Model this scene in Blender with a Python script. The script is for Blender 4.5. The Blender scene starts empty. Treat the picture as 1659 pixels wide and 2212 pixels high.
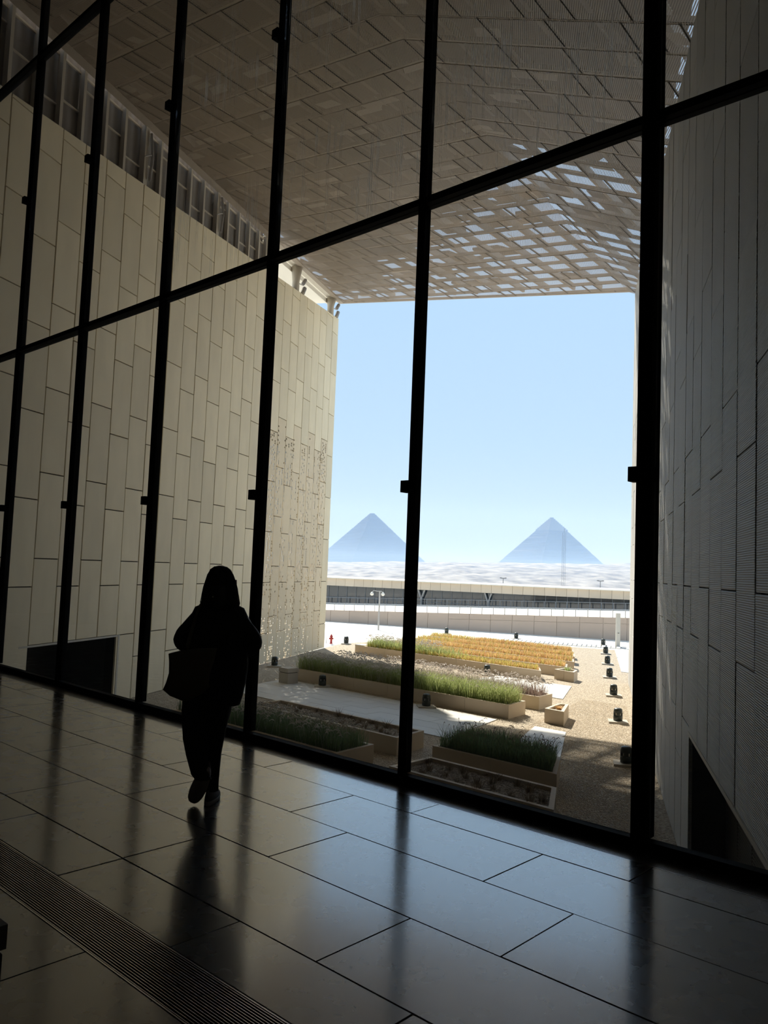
import bpy, math, random
from mathutils import Vector, Matrix
random.seed(7)
R = math.radians
SC = bpy.context.scene
COL = SC.collection

# ------------------------------------------------------------------ camera
CAMZ = 1.62
cd = bpy.data.cameras.new('camera'); cam = bpy.data.objects.new('camera', cd); COL.objects.link(cam)
cd.sensor_fit = 'VERTICAL'; cd.sensor_height = 36.0; cd.lens = 1714.16 / 2212 * 36.0
cd.clip_start = 0.05; cd.clip_end = 8000
_p, _r = 0.0705201, 0.0393311
_f = Vector((0, math.cos(_p), math.sin(_p))); _u0 = Vector((0, -math.sin(_p), math.cos(_p))); _r0 = Vector((1, 0, 0))
_rt = math.cos(_r) * _r0 + math.sin(_r) * _u0; _up = -math.sin(_r) * _r0 + math.cos(_r) * _u0
M = Matrix((_rt, _up, -_f)).transposed().to_4x4(); M.translation = Vector((0, 0, CAMZ)); cam.matrix_world = M
SC.camera = cam

# ------------------------------------------------------------------ sky, sun, exposure
W = bpy.data.worlds.new('sky'); SC.world = W; W.use_nodes = True
nt = W.node_tree; nt.nodes.clear()
tc = nt.nodes.new('ShaderNodeTexCoord'); sx = nt.nodes.new('ShaderNodeSeparateXYZ'); nt.links.new(tc.outputs['Generated'], sx.inputs[0])
rp = nt.nodes.new('ShaderNodeValToRGB'); nt.links.new(sx.outputs['Z'], rp.inputs[0])
SKY = [(0.0, (0.47, 0.56, 0.62)), (0.06, (0.45, 0.56, 0.66)), (0.16, (0.42, 0.57, 0.73)), (0.32, (0.41, 0.58, 0.80)), (0.65, (0.47, 0.63, 0.86)), (1.0, (0.48, 0.64, 0.86))]
e = rp.color_ramp.elements
e[0].position = SKY[0][0]; e[0].color = (*SKY[0][1], 1); e[1].position = 1.0; e[1].color = (*SKY[-1][1], 1)
for p_, c_ in SKY[1:-1]:
    k = e.new(p_); k.color = (*c_, 1)
bg = nt.nodes.new('ShaderNodeBackground'); bg.inputs['Strength'].default_value = 1.0; nt.links.new(rp.outputs[0], bg.inputs[0])
wo = nt.nodes.new('ShaderNodeOutputWorld'); nt.links.new(bg.outputs[0], wo.inputs[0])
sl = bpy.data.lights.new('sun', 'SUN'); sl.energy = 7.6; sl.angle = R(0.6); sl.color = (1.0, 0.92, 0.80)
so = bpy.data.objects.new('sun', sl); COL.objects.link(so)
SUN_EL = R(43); SUN_D = Vector((0.271 * math.cos(SUN_EL), -0.963 * math.cos(SUN_EL), -math.sin(SUN_EL)))
so.rotation_euler = SUN_D.to_track_quat('-Z', 'Y').to_euler()
SC.view_settings.view_transform = 'Standard'; SC.view_settings.look = 'None'
SC.view_settings.gamma = 1.0; SC.view_settings.use_curve_mapping = False; SC.view_settings.exposure = 0.42
SC.cycles.transparent_max_bounces = 24; SC.cycles.max_bounces = 10; SC.cycles.diffuse_bounces = 5
SC.cycles.volume_bounces = 2; SC.cycles.sample_clamp_indirect = 6.0; SC.cycles.caustics_reflective = False; SC.cycles.caustics_refractive = False

# ------------------------------------------------------------------ frames measured from the place
GA = -0.743786770; GS = Vector((math.cos(GA), math.sin(GA), 0)); GN = Vector((-GS.y, GS.x, 0))     # along / away from the glass
GP = 4.5522; M0 = -11.2271; MS = 1.83593                                                                # glass plane, mullion lattice
WA = 0.263244441; WD = Vector((math.sin(WA), math.cos(WA), 0)); WN = Vector((math.cos(WA), -math.sin(WA), 0))
CL, CR = -13.4, 1.32                                                                                      # left and right wall faces
G = -2.58                                                                                                 # garden level
FL = 0.06; K = (CAMZ - FL) / CAMZ                                                                        # hall floor level
UZ = Vector((0, 0, 1))
def gl(s, n, z=0.0): return GS * s + GN * n + UZ * z
def wl(v, u, z=0.0): return WN * v + WD * u + UZ * z

# ------------------------------------------------------------------ mesh helpers
def tri_order(o): return o
class MB:
    def __init__(s): s.v = []; s.f = []
    def add(s, vs, fs):
        b = len(s.v); s.v += [tuple(p) for p in vs]; s.f += [tuple(b + i for i in f) for f in fs]
    def obox(s, o, ax, ay, az):
        o = Vector(o); ax, ay, az = Vector(ax), Vector(ay), Vector(az)
        if ax.cross(ay).dot(az) < 0: o = o + ax; ax = -ax
        P = [o, o + ax, o + ax + ay, o + ay]; P = P + [p + az for p in P]
        s.add(P, [(3, 2, 1, 0), (4, 5, 6, 7), (0, 1, 5, 4), (1, 2, 6, 5), (2, 3, 7, 6), (3, 0, 4, 7)]); return s
    def box(s, x0, x1, y0, y1, z0, z1): return s.obox((x0, y0, z0), (x1 - x0, 0, 0), (0, y1 - y0, 0), (0, 0, z1 - z0))
    def prism(s, low, high):
        n = len(low); nz = sum((low[i][0] * low[(i + 1) % n][1] - low[(i + 1) % n][0] * low[i][1]) for i in range(n))
        if nz < 0: low = low[::-1]; high = high[::-1]
        s.add(list(low) + list(high), [tuple(range(n - 1, -1, -1)), tuple(range(n, 2 * n))] + [(i, (i + 1) % n, n + (i + 1) % n, n + i) for i in range(n)]); return s
    def tube(s, pts, rad, seg=6, cap=True):
        pts = [Vector(p) for p in pts]; rs = rad if isinstance(rad, (list, tuple)) else [rad] * len(pts); rings = []
        for i, p in enumerate(pts):
            t = (pts[min(i + 1, len(pts) - 1)] - pts[max(i - 1, 0)]).normalized()
            a = t.cross(UZ) if abs(t.z) < 0.9 else t.cross(Vector((0, 1, 0))); a.normalize(); b = t.cross(a)
            rings.append([p + (a * math.cos(2 * math.pi * k / seg) + b * math.sin(2 * math.pi * k / seg)) * rs[i] for k in range(seg)])
        s.loft(rings, cap); return s
    def loft(s, rings, cap=True):
        n = len(rings[0]); vs = [p for r in rings for p in r]; fs = []
        for i in range(len(rings) - 1):
            for k in range(n):
                fs.append((i * n + k, i * n + (k + 1) % n, (i + 1) * n + (k + 1) % n, (i + 1) * n + k))
        if cap: fs += [tuple(range(n - 1, -1, -1)), tuple((len(rings) - 1) * n + k for k in range(n))]
        s.add(vs, fs); return s
    def lathe(s, prof, c=(0, 0, 0), seg=16):
        c = Vector(c)
        s.loft([[c + Vector((r * math.cos(2 * math.pi * k / seg), r * math.sin(2 * math.pi * k / seg), z)) for k in range(seg)] for r, z in prof]); return s
    def mesh(s, name, mat, smooth=False):
        me = bpy.data.meshes.new(name); me.from_pydata(s.v, [], s.f); me.update()
        if smooth: me.polygons.foreach_set('use_smooth', [True] * len(me.polygons))
        if mat: me.materials.append(mat)
        return me
    def build(s, name, mat, parent=None, smooth=False, **props):
        return link(name, s.mesh(name, mat, smooth), parent, **props)
def link(name, me, parent=None, matrix=None, **props):
    o = bpy.data.objects.new(name, me); COL.objects.link(o)
    if parent is not None: o.parent = parent
    if matrix is not None: o.matrix_local = matrix
    for k, v in props.items(): o[k] = v
    return o
def empty(name, loc=(0, 0, 0), rz=0.0, **props):
    o = bpy.data.objects.new(name, None); COL.objects.link(o); o.location = loc; o.rotation_euler = (0, 0, rz); o.empty_display_size = 0.2
    for k, v in props.items(): o[k] = v
    return o
def dup(root, loc, rz=None, **props):
    def cp(o, parent):
        c = o.copy(); COL.objects.link(c)
        if parent is not None: c.parent = parent
        for ch in [x for x in KIDS.get(o.name, [])]: cp(ch, c)
        return c
    KIDS = {}
    for x in COL.objects:
        if x.parent is not None: KIDS.setdefault(x.parent.name, []).append(x)
    c = cp(root, None); c.location = loc
    if rz is not None: c.rotation_euler = (0, 0, rz)
    for k, v in props.items(): c[k] = v
    return c
def frame_matrix(o, ax, ay):
    m = Matrix((ax, ay, UZ)).transposed().to_4x4(); m.translation = o; return m
def clip(poly, a, b, c):
    """keep a*x+b*y>=c"""
    out = []
    for i in range(len(poly)):
        p, q = poly[i], poly[(i + 1) % len(poly)]; dp = a * p[0] + b * p[1] - c; dq = a * q[0] + b * q[1] - c
        if dp >= 0: out.append(p)
        if (dp >= 0) != (dq >= 0):
            t = dp / (dp - dq); out.append((p[0] + (q[0] - p[0]) * t, p[1] + (q[1] - p[1]) * t))
    return out
def clip_to(poly, conv):
    n = len(conv); ar = sum(conv[i][0] * conv[(i + 1) % n][1] - conv[(i + 1) % n][0] * conv[i][1] for i in range(n))
    if ar < 0: conv = conv[::-1]
    for i in range(n):
        p, q = conv[i], conv[(i + 1) % n]; a, b = -(q[1] - p[1]), q[0] - p[0]
        poly = clip(poly, a, b, a * p[0] + b * p[1])
        if len(poly) < 3: return []
    return poly
def area(poly): return abs(sum(poly[i][0] * poly[(i + 1) % len(poly)][1] - poly[(i + 1) % len(poly)][0] * poly[i][1] for i in range(len(poly)))) / 2

# ------------------------------------------------------------------ materials
def newmat(name):
    m = bpy.data.materials.new(name); m.use_nodes = True; n = m.node_tree.nodes; n.clear()
    out = n.new('ShaderNodeOutputMaterial'); return m, m.node_tree, out
def N(t, kind, **ins):
    n = t.nodes.new(kind)
    for k, v in ins.items(): n.inputs[k.replace('_', ' ')].default_value = v
    return n
def math_node(t, op, a, b=None):
    n = t.nodes.new('ShaderNodeMath'); n.operation = op
    for i, x in enumerate((a, b)):
        if x is None: continue
        if isinstance(x, (int, float)): n.inputs[i].default_value = x
        else: t.links.new(x, n.inputs[i])
    return n.outputs[0]
def pmat(name, col, rough=0.6, metal=0.0, spec=0.5, var=0.12, scale=6.0, bump=0.0, bscale=60.0, stretch=(1, 1, 1), rand=0.0, rib=None, ribdepth=0.0, coord='Object', roughvar=0.0):
    m, t, out = newmat(name); L = t.links.new
    b = N(t, 'ShaderNodeBsdfPrincipled'); L(b.outputs[0], out.inputs[0])
    b.inputs['Roughness'].default_value = rough; b.inputs['Metallic'].default_value = metal; b.inputs['Specular IOR Level'].default_value = spec
    tc = N(t, 'ShaderNodeTexCoord'); mp = N(t, 'ShaderNodeMapping'); mp.inputs['Scale'].default_value = stretch
    if coord == 'World':
        ge = N(t, 'ShaderNodeNewGeometry'); src = ge.outputs['Position']
    else: src = tc.outputs[coord]
    if rand > 0 and coord == 'Object':
        oi = N(t, 'ShaderNodeObjectInfo'); vm = t.nodes.new('ShaderNodeVectorMath'); vm.operation = 'ADD'
        cx = N(t, 'ShaderNodeCombineXYZ'); r10 = math_node(t, 'MULTIPLY', oi.outputs['Random'], 37.0); L(r10, cx.inputs[0]); L(r10, cx.inputs[1])
        L(src, vm.inputs[0]); L(cx.outputs[0], vm.inputs[1]); src = vm.outputs[0]
    L(src, mp.inputs[0])
    nz = N(t, 'ShaderNodeTexNoise', Scale=scale, Detail=5.0, Roughness=0.6); L(mp.outputs[0], nz.inputs[0])
    f = math_node(t, 'ADD', math_node(t, 'MULTIPLY', nz.outputs[0], 2 * var), 1.0 - var)
    if rand > 0:
        oi2 = N(t, 'ShaderNodeObjectInfo'); f = math_node(t, 'MULTIPLY', f, math_node(t, 'ADD', math_node(t, 'MULTIPLY', oi2.outputs['Random'], 2 * rand), 1.0 - rand))
    mx = N(t, 'ShaderNodeVectorMath'); mx.operation = 'SCALE'; mx.inputs[0].default_value = col; L(f, mx.inputs['Scale']); L(mx.outputs[0], b.inputs['Base Color'])
    if roughvar > 0:
        nr = N(t, 'ShaderNodeTexNoise', Scale=scale * 1.7, Detail=4.0); L(mp.outputs[0], nr.inputs[0])
        L(math_node(t, 'ADD', math_node(t, 'MULTIPLY', nr.outputs[0], 2 * roughvar), rough - roughvar), b.inputs['Roughness'])
    h = None
    if bump > 0:
        nb = N(t, 'ShaderNodeTexNoise', Scale=bscale, Detail=3.0); L(src, nb.inputs[0]); h = math_node(t, 'MULTIPLY', nb.outputs[0], bump)
    if rib:
        sp = N(t, 'ShaderNodeSeparateXYZ'); L(tc.outputs['Object'], sp.inputs[0])
        w = math_node(t, 'MULTIPLY', math_node(t, 'SINE', math_node(t, 'MULTIPLY', sp.outputs[rib[0]], 2 * math.pi / rib[1])), ribdepth)
        h = w if h is None else math_node(t, 'ADD', h, w)
    if h is not None:
        bp = N(t, 'ShaderNodeBump', Strength=1.0, Distance=1.0); L(h, bp.inputs['Height']); L(bp.outputs[0], b.inputs['Normal'])
    return m
def voronoi_gravel(name, c1, c2, scale, depth):
    m, t, out = newmat(name); L = t.links.new
    b = N(t, 'ShaderNodeBsdfPrincipled', Roughness=0.85); L(b.outputs[0], out.inputs[0])
    ge = N(t, 'ShaderNodeNewGeometry'); vo = N(t, 'ShaderNodeTexVoronoi', Scale=scale); L(ge.outputs['Position'], vo.inputs['Vector'])
    sp = N(t, 'ShaderNodeSeparateColor'); L(vo.outputs['Color'], sp.inputs[0])
    mx = N(t, 'ShaderNodeMix'); mx.data_type = 'RGBA'; mx.inputs[6].default_value = (*c1, 1); mx.inputs[7].default_value = (*c2, 1); L(sp.outputs[0], mx.inputs[0]); L(mx.outputs[2], b.inputs['Base Color'])
    bp = N(t, 'ShaderNodeBump', Strength=1.0, Distance=depth); bp.invert = True; L(vo.outputs['Distance'], bp.inputs['Height']); L(bp.outputs[0], b.inputs['Normal'])
    return m
def blade_mat(name, c1, c2, rough=0.7):
    m, t, out = newmat(name); L = t.links.new
    b = N(t, 'ShaderNodeBsdfPrincipled', Roughness=rough); tr = N(t, 'ShaderNodeBsdfTranslucent'); ms = N(t, 'ShaderNodeMixShader', Fac=0.35)
    ge = N(t, 'ShaderNodeNewGeometry'); nz = N(t, 'ShaderNodeTexNoise', Scale=1.6, Detail=4.0); L(ge.outputs['Position'], nz.inputs[0])
    rr = math_node(t, 'ADD', math_node(t, 'MULTIPLY', ge.outputs['Random Per Island'], 0.6), math_node(t, 'MULTIPLY', nz.outputs[0], 0.5))
    mx = N(t, 'ShaderNodeMix'); mx.data_type = 'RGBA'; mx.inputs[6].default_value = (*c1, 1); mx.inputs[7].default_value = (*c2, 1); L(rr, mx.inputs[0])
    L(mx.outputs[2], b.inputs['Base Color']); L(mx.outputs[2], tr.inputs[0]); L(b.outputs[0], ms.inputs[1]); L(tr.outputs[0], ms.inputs[2]); L(ms.outputs[0], out.inputs[0])
    return m
def pane_mat(name, streak):
    m, t, out = newmat(name); L = t.links.new
    tr = N(t, 'ShaderNodeBsdfTransparent'); tr.inputs[0].default_value = (0.975, 0.985, 0.98, 1)
    gs = N(t, 'ShaderNodeBsdfGlossy', Roughness=0.02); mg = N(t, 'ShaderNodeMixShader'); ge = N(t, 'ShaderNodeNewGeometry')
    dp = t.nodes.new('ShaderNodeVectorMath'); dp.operation = 'DOT_PRODUCT'; L(ge.outputs['Incoming'], dp.inputs[0]); L(ge.outputs['Normal'], dp.inputs[1])
    fr = math_node(t, 'ADD', math_node(t, 'MULTIPLY', math_node(t, 'POWER', math_node(t, 'SUBTRACT', 1.0, math_node(t, 'ABSOLUTE', dp.outputs['Value'])), 5.0), 0.9), 0.035)
    L(fr, mg.inputs[0]); L(tr.outputs[0], mg.inputs[1]); L(gs.outputs[0], mg.inputs[2])
    df = N(t, 'ShaderNodeBsdfDiffuse'); df.inputs[0].default_value = (0.8, 0.82, 0.85, 1); tl = N(t, 'ShaderNodeBsdfTranslucent'); tl.inputs[0].default_value = (0.9, 0.92, 0.95, 1)
    md = N(t, 'ShaderNodeMixShader', Fac=0.6); L(df.outputs[0], md.inputs[1]); L(tl.outputs[0], md.inputs[2])
    tcn = N(t, 'ShaderNodeTexCoord'); oi = N(t, 'ShaderNodeObjectInfo'); sp = N(t, 'ShaderNodeSeparateXYZ'); L(tcn.outputs['Object'], sp.inputs[0])
    cx = N(t, 'ShaderNodeCombineXYZ'); L(math_node(t, 'ADD', sp.outputs[0], math_node(t, 'MULTIPLY', oi.outputs['Random'], 50.0)), cx.inputs[0]); L(math_node(t, 'MULTIPLY', sp.outputs[2], 0.006), cx.inputs[2])
    n1 = N(t, 'ShaderNodeTexNoise', Scale=110.0, Detail=2.0); L(cx.outputs[0], n1.inputs[0])
    n2 = N(t, 'ShaderNodeTexNoise', Scale=1.3, Detail=2.0); L(tcn.outputs['Object'], n2.inputs[0])
    st = N(t, 'ShaderNodeMapRange'); st.inputs[1].default_value = 0.62; st.inputs[2].default_value = 0.66; L(n1.outputs[0], st.inputs[0])
    pt = N(t, 'ShaderNodeMapRange'); pt.inputs[1].default_value = 0.42; pt.inputs[2].default_value = 0.62; L(n2.outputs[0], pt.inputs[0])
    fac = math_node(t, 'ADD', math_node(t, 'MULTIPLY', math_node(t, 'MULTIPLY', st.outputs[0], pt.outputs[0]), streak), 0.006)
    mm = N(t, 'ShaderNodeMixShader'); L(fac, mm.inputs[0]); L(mg.outputs[0], mm.inputs[1]); L(md.outputs[0], mm.inputs[2]); L(mm.outputs[0], out.inputs[0])
    return m
def perforated(name, col, pitch, rad, rough=0.5, axes=(0, 1)):
    m, t, out = newmat(name); L = t.links.new
    b = N(t, 'ShaderNodeBsdfPrincipled', Roughness=rough); b.inputs['Base Color'].default_value = (*col, 1)
    oi = N(t, 'ShaderNodeObjectInfo'); v = N(t, 'ShaderNodeVectorMath'); v.operation = 'SCALE'; v.inputs[0].default_value = col
    L(math_node(t, 'ADD', math_node(t, 'MULTIPLY', oi.outputs['Random'], 0.24), 0.88), v.inputs['Scale']); L(v.outputs[0], b.inputs['Base Color'])
    tr = N(t, 'ShaderNodeBsdfTransparent'); ms = N(t, 'ShaderNodeMixShader'); tcn = N(t, 'ShaderNodeTexCoord'); sp = N(t, 'ShaderNodeSeparateXYZ'); L(tcn.outputs['Object'], sp.inputs[0])
    a = math_node(t, 'DIVIDE', sp.outputs[axes[0]], pitch); c = math_node(t, 'DIVIDE', sp.outputs[axes[1]], pitch * 0.866)
    row = math_node(t, 'FLOOR', c); a = math_node(t, 'ADD', a, math_node(t, 'MULTIPLY', row, 0.5))
    fa = math_node(t, 'SUBTRACT', math_node(t, 'FRACT', a), 0.5); fc = math_node(t, 'MULTIPLY', math_node(t, 'SUBTRACT', math_node(t, 'FRACT', c), 0.5), 0.866)
    d = math_node(t, 'SQRT', math_node(t, 'ADD', math_node(t, 'MULTIPLY', fa, fa), math_node(t, 'MULTIPLY', fc, fc)))
    L(math_node(t, 'LESS_THAN', d, rad / pitch), ms.inputs[0]); L(b.outputs[0], ms.inputs[1]); L(tr.outputs[0], ms.inputs[2]); L(ms.outputs[0], out.inputs[0])
    return m
def slotted_stone(name, col):
    """stone screen panel with small square openings cut through it, in broken columns"""
    m = pmat(name, col, 0.75, var=0.06, scale=2.0, rand=0.05); t = m.node_tree; L = t.links.new
    out = [n for n in t.nodes if n.type == 'OUTPUT_MATERIAL'][0]; b = [n for n in t.nodes if n.type == 'BSDF_PRINCIPLED'][0]
    tr = N(t, 'ShaderNodeBsdfTransparent'); ms = N(t, 'ShaderNodeMixShader'); tcn = N(t, 'ShaderNodeTexCoord'); sp = N(t, 'ShaderNodeSeparateXYZ'); L(tcn.outputs['Object'], sp.inputs[0]); oi = N(t, 'ShaderNodeObjectInfo')
    px = math_node(t, 'DIVIDE', sp.outputs[0], 0.155); pz = math_node(t, 'DIVIDE', sp.outputs[2], 0.10)
    cx = N(t, 'ShaderNodeCombineXYZ'); L(math_node(t, 'FLOOR', px), cx.inputs[0]); L(math_node(t, 'FLOOR', pz), cx.inputs[1]); L(math_node(t, 'MULTIPLY', oi.outputs['Random'], 91.0), cx.inputs[2])
    wn = N(t, 'ShaderNodeTexWhiteNoise'); L(cx.outputs[0], wn.inputs[0])
    cc = N(t, 'ShaderNodeCombineXYZ'); L(math_node(t, 'FLOOR', px), cc.inputs[0]); L(math_node(t, 'MULTIPLY', oi.outputs['Random'], 53.0), cc.inputs[2]); wc = N(t, 'ShaderNodeTexWhiteNoise'); L(cc.outputs[0], wc.inputs[0])
    keep = math_node(t, 'MULTIPLY', math_node(t, 'GREATER_THAN', wn.outputs[0], 0.62), math_node(t, 'GREATER_THAN', wc.outputs[0], 0.45))
    ax = math_node(t, 'ABSOLUTE', math_node(t, 'SUBTRACT', math_node(t, 'FRACT', px), 0.5)); az = math_node(t, 'ABSOLUTE', math_node(t, 'SUBTRACT', math_node(t, 'FRACT', pz), 0.5))
    hole = math_node(t, 'MULTIPLY', math_node(t, 'LESS_THAN', ax, 0.28), math_node(t, 'LESS_THAN', az, 0.34))
    L(math_node(t, 'MULTIPLY', hole, keep), ms.inputs[0]); L(b.outputs[0], ms.inputs[1]); L(tr.outputs[0], ms.inputs[2]); L(ms.outputs[0], out.inputs[0])
    return m

MT = dict(
    tile=pmat('floor_stone', (0.040, 0.041, 0.045), 0.27, spec=0.8, var=0.3, scale=4.0, bump=0.00008, bscale=45, rand=0.10, roughvar=0.035),
    grout=pmat('grout', (0.03, 0.03, 0.03), 0.9),
    bar=pmat('grille_steel', (0.68, 0.68, 0.70), 0.25, metal=1.0),
    pit=pmat('trench_black', (0.006, 0.006, 0.006), 0.9),
    frame=pmat('window_frame_black', (0.006, 0.006, 0.007), 0.75, spec=0.08),
    pane=pane_mat('clear_glass', 0.0), dirty=pane_mat('rain_streaked_glass', 0.75),
    hall=pmat('hall_plaster', (0.09, 0.085, 0.08), 0.9),
    stone=pmat('wall_stone', (0.84, 0.75, 0.55), 0.72, var=0.15, scale=1.6, stretch=(1, 1, 0.35), rand=0.07, bump=0.0006, bscale=40),
    screen=slotted_stone('screen_stone', (0.80, 0.69, 0.50)),
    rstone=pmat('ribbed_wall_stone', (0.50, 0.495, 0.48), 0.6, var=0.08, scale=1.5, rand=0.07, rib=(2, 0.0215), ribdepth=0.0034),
    dark=pmat('recess_dark', (0.035, 0.033, 0.032), 0.85),
    recess=perforated('recess_metal', (0.06, 0.057, 0.053), 0.05, 0.014, axes=(0, 2)),
    back=pmat('wall_backing', (0.02, 0.018, 0.016), 0.9),
    trim=pmat('pale_trim', (0.55, 0.52, 0.46), 0.6),
    roofp=perforated('perforated_roof_sheet', (0.38, 0.315, 0.255), 0.042, 0.0162),
    deck=pmat('roof_deck', (0.12, 0.105, 0.09), 0.8, var=0.2, scale=1.0),
    beam=pmat('roof_beam', (0.36, 0.31, 0.26), 0.6),
    plate=pmat('pale_deck_plate', (0.74, 0.70, 0.64), 0.7),
    white=pmat('white_fascia', (0.84, 0.81, 0.74), 0.6, var=0.06),
    clere=pmat('louvre_grey', (0.24, 0.22, 0.205), 0.6, rib=(0, 0.09), ribdepth=0.012),
    post=pmat('clerestory_post', (0.55, 0.50, 0.42), 0.6),
    gravel=voronoi_gravel('gravel', (0.26, 0.21, 0.15), (0.54, 0.46, 0.35), 26.0, 0.03),
    pebble=blade_mat('pebble_stone', (0.48, 0.39, 0.29), (0.88, 0.77, 0.61), 0.85),
    plaza=pmat('plaza_paving', (0.70, 0.67, 0.60), 0.8, var=0.05, scale=0.4, coord='World'),
    paver=pmat('garden_paver', (0.56, 0.55, 0.53), 0.5, var=0.08, scale=2.0, rand=0.07),
    planter=pmat('planter_stone', (0.60, 0.51, 0.40), 0.75, var=0.08, scale=2.5, rand=0.05),
    soil=voronoi_gravel('mulch', (0.20, 0.16, 0.12), (0.50, 0.43, 0.35), 30.0, 0.03),
    green=blade_mat('green_grass', (0.22, 0.30, 0.10), (0.54, 0.58, 0.25)),
    yellow=blade_mat('yellow_green_grass', (0.36, 0.38, 0.08), (0.74, 0.62, 0.20)),
    deep=blade_mat('deep_green_grass', (0.10, 0.16, 0.085), (0.27, 0.37, 0.18)),
    orange=blade_mat('orange_sedge', (0.58, 0.31, 0.16), (0.78, 0.57, 0.25)),
    purple=blade_mat('purple_grass', (0.20, 0.13, 0.12), (0.46, 0.36, 0.31)),
    plume=blade_mat('grass_plume', (0.60, 0.55, 0.52), (0.88, 0.84, 0.79)),
    dry=blade_mat('dry_tuft', (0.10, 0.065, 0.045), (0.26, 0.19, 0.12)),
    boll=pmat('bollard_green_black', (0.018, 0.026, 0.024), 0.45),
    concrete=pmat('concrete', (0.48, 0.44, 0.38), 0.85, var=0.1, scale=5),
    metal=pmat('galvanised_metal', (0.45, 0.44, 0.43), 0.45, metal=0.6),
    red=pmat('hydrant_red', (0.45, 0.035, 0.03), 0.45),
    far=pmat('far_wall_stone', (0.54, 0.43, 0.35), 0.8, var=0.06, scale=1.0, rand=0.05),
    fascia=pmat('fascia_stone', (0.72, 0.60, 0.46), 0.8, var=0.06, scale=1.0, rand=0.05),
    bglass=pmat('dark_building_glass', (0.030, 0.042, 0.055), 0.06, spec=0.9, var=0.5, scale=0.35, coord='World'),
    bmull=pmat('building_mullion', (0.20, 0.21, 0.22), 0.5),
    sand=pmat('desert_sand', (0.22, 0.21, 0.20), 0.95, var=1.9, scale=0.13, stretch=(1, 0.4, 1), coord='World', bump=1.4, bscale=0.05),
    pyr=pmat('pyramid_limestone', (0.23, 0.19, 0.15), 0.95, var=0.12, scale=0.05, stretch=(1, 1, 3), coord='World'),
    casing=pmat('pyramid_casing', (0.30, 0.255, 0.20), 0.9, var=0.08, scale=0.04, coord='World'),
    hair=pmat('dark_brown_hair', (0.012, 0.008, 0.006), 0.45, var=0.3, scale=30, stretch=(1, 1, 0.1)),
    skin=pmat('skin', (0.32, 0.19, 0.13), 0.55),
    cloth=pmat('black_cloth', (0.010, 0.010, 0.012), 0.85, bump=0.004, bscale=14),
    pants=pmat('black_trouser_cloth', (0.008, 0.008, 0.009), 0.85, bump=0.003, bscale=18),
    bag=pmat('olive_canvas', (0.11, 0.09, 0.052), 0.9, bump=0.002, bscale=30),
    shoe=pmat('grey_shoe', (0.10, 0.09, 0.085), 0.7), sole=pmat('pale_rubber_sole', (0.36, 0.32, 0.29), 0.7),
    bench=pmat('bench_stone', (0.10, 0.095, 0.085), 0.6), bbase=pmat('bench_base', (0.012, 0.012, 0.012), 0.7),
)

for n_ in MT['tile'].node_tree.nodes:
    if n_.type == 'BSDF_PRINCIPLED': n_.inputs['Coat Weight'].default_value = 1.0; n_.inputs['Coat Roughness'].default_value = 0.14; n_.inputs['Coat IOR'].default_value = 2.3
# ================================================================== SETTING: hall
S_L, S_R = -17.45, -0.90            # where the glass meets the two long walls
floor = MB(); floor.prism([gl(S_L - 4, -9, FL - 0.5), gl(5, -9, FL - 0.5), gl(5, 1.71 * K, FL - 0.5), gl(S_L - 4, 1.71 * K, FL - 0.5)], [gl(S_L - 4, -9, FL - 0.012), gl(5, -9, FL - 0.012), gl(5, 1.71 * K, FL - 0.012), gl(S_L - 4, 1.71 * K, FL - 0.012)])
def slab(mb, s0, s1, n0, n1, z0, z1): mb.prism([gl(s0, n0, z0), gl(s1, n0, z0), gl(s1, n1, z0), gl(s0, n1, z0)], [gl(s0, n0, z1), gl(s1, n0, z1), gl(s1, n1, z1), gl(s0, n1, z1)]); return mb
slab(floor, S_L - 4, 5, 1.71 * K, 1.98 * K, FL - 0.5, FL - 0.05)
slab(floor, S_L - 4, 5, 1.98 * K, 4.30, FL - 0.5, FL - 0.012); slab(floor, S_L - 4, 5, 4.30, 4.61, FL - 0.5, FL - 0.05)
floor_o = floor.build('floor', MT['grout'], None, kind='structure')
def chamfer_tile(s0, s1, n0, n1, z, g=0.0018, c=0.003):
    mb = MB(); a, b, d, e_ = s0 + g, s1 - g, n0 + g, n1 - g
    low = [gl(a, d, z - 0.02), gl(b, d, z - 0.02), gl(b, e_, z - 0.02), gl(a, e_, z - 0.02)]
    mid = [gl(a, d, z - c), gl(b, d, z - c), gl(b, e_, z - c), gl(a, e_, z - c)]
    top = [gl(a + c, d + c, z), gl(b - c, d + c, z), gl(b - c, e_ - c, z), gl(a + c, e_ - c, z)]
    mb.loft([low, mid, top]); return mb
rows = [(4.16 * K, 4.30, -1.94, 1.54), (3.565 * K, 4.16 * K, -2.47, 1.54), (2.945 * K, 3.565 * K, -1.94, 1.54), (2.345 * K, 2.945 * K, -2.44, 1.54), (1.98 * K, 2.345 * K, -1.915, 1.03),
        (1.10 * K, 1.71 * K, -1.6, 1.54), (0.5 * K, 1.10 * K, -2.2, 1.54), (-0.1 * K, 0.5 * K, -1.6, 1.54)]
for n0, n1, sj, ln in rows:
    sj *= K; ln *= K; k = math.ceil((0.4 - sj) / ln); s = sj + k * ln
    while s > S_L:
        a, b = max(s - ln, S_L), min(s, 2.0)
        if b - a > 0.05: chamfer_tile(a, b, n0, n1, FL + random.uniform(-0.0012, 0.0012)).build('tile', MT['tile'], floor_o)
        s -= ln
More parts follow.
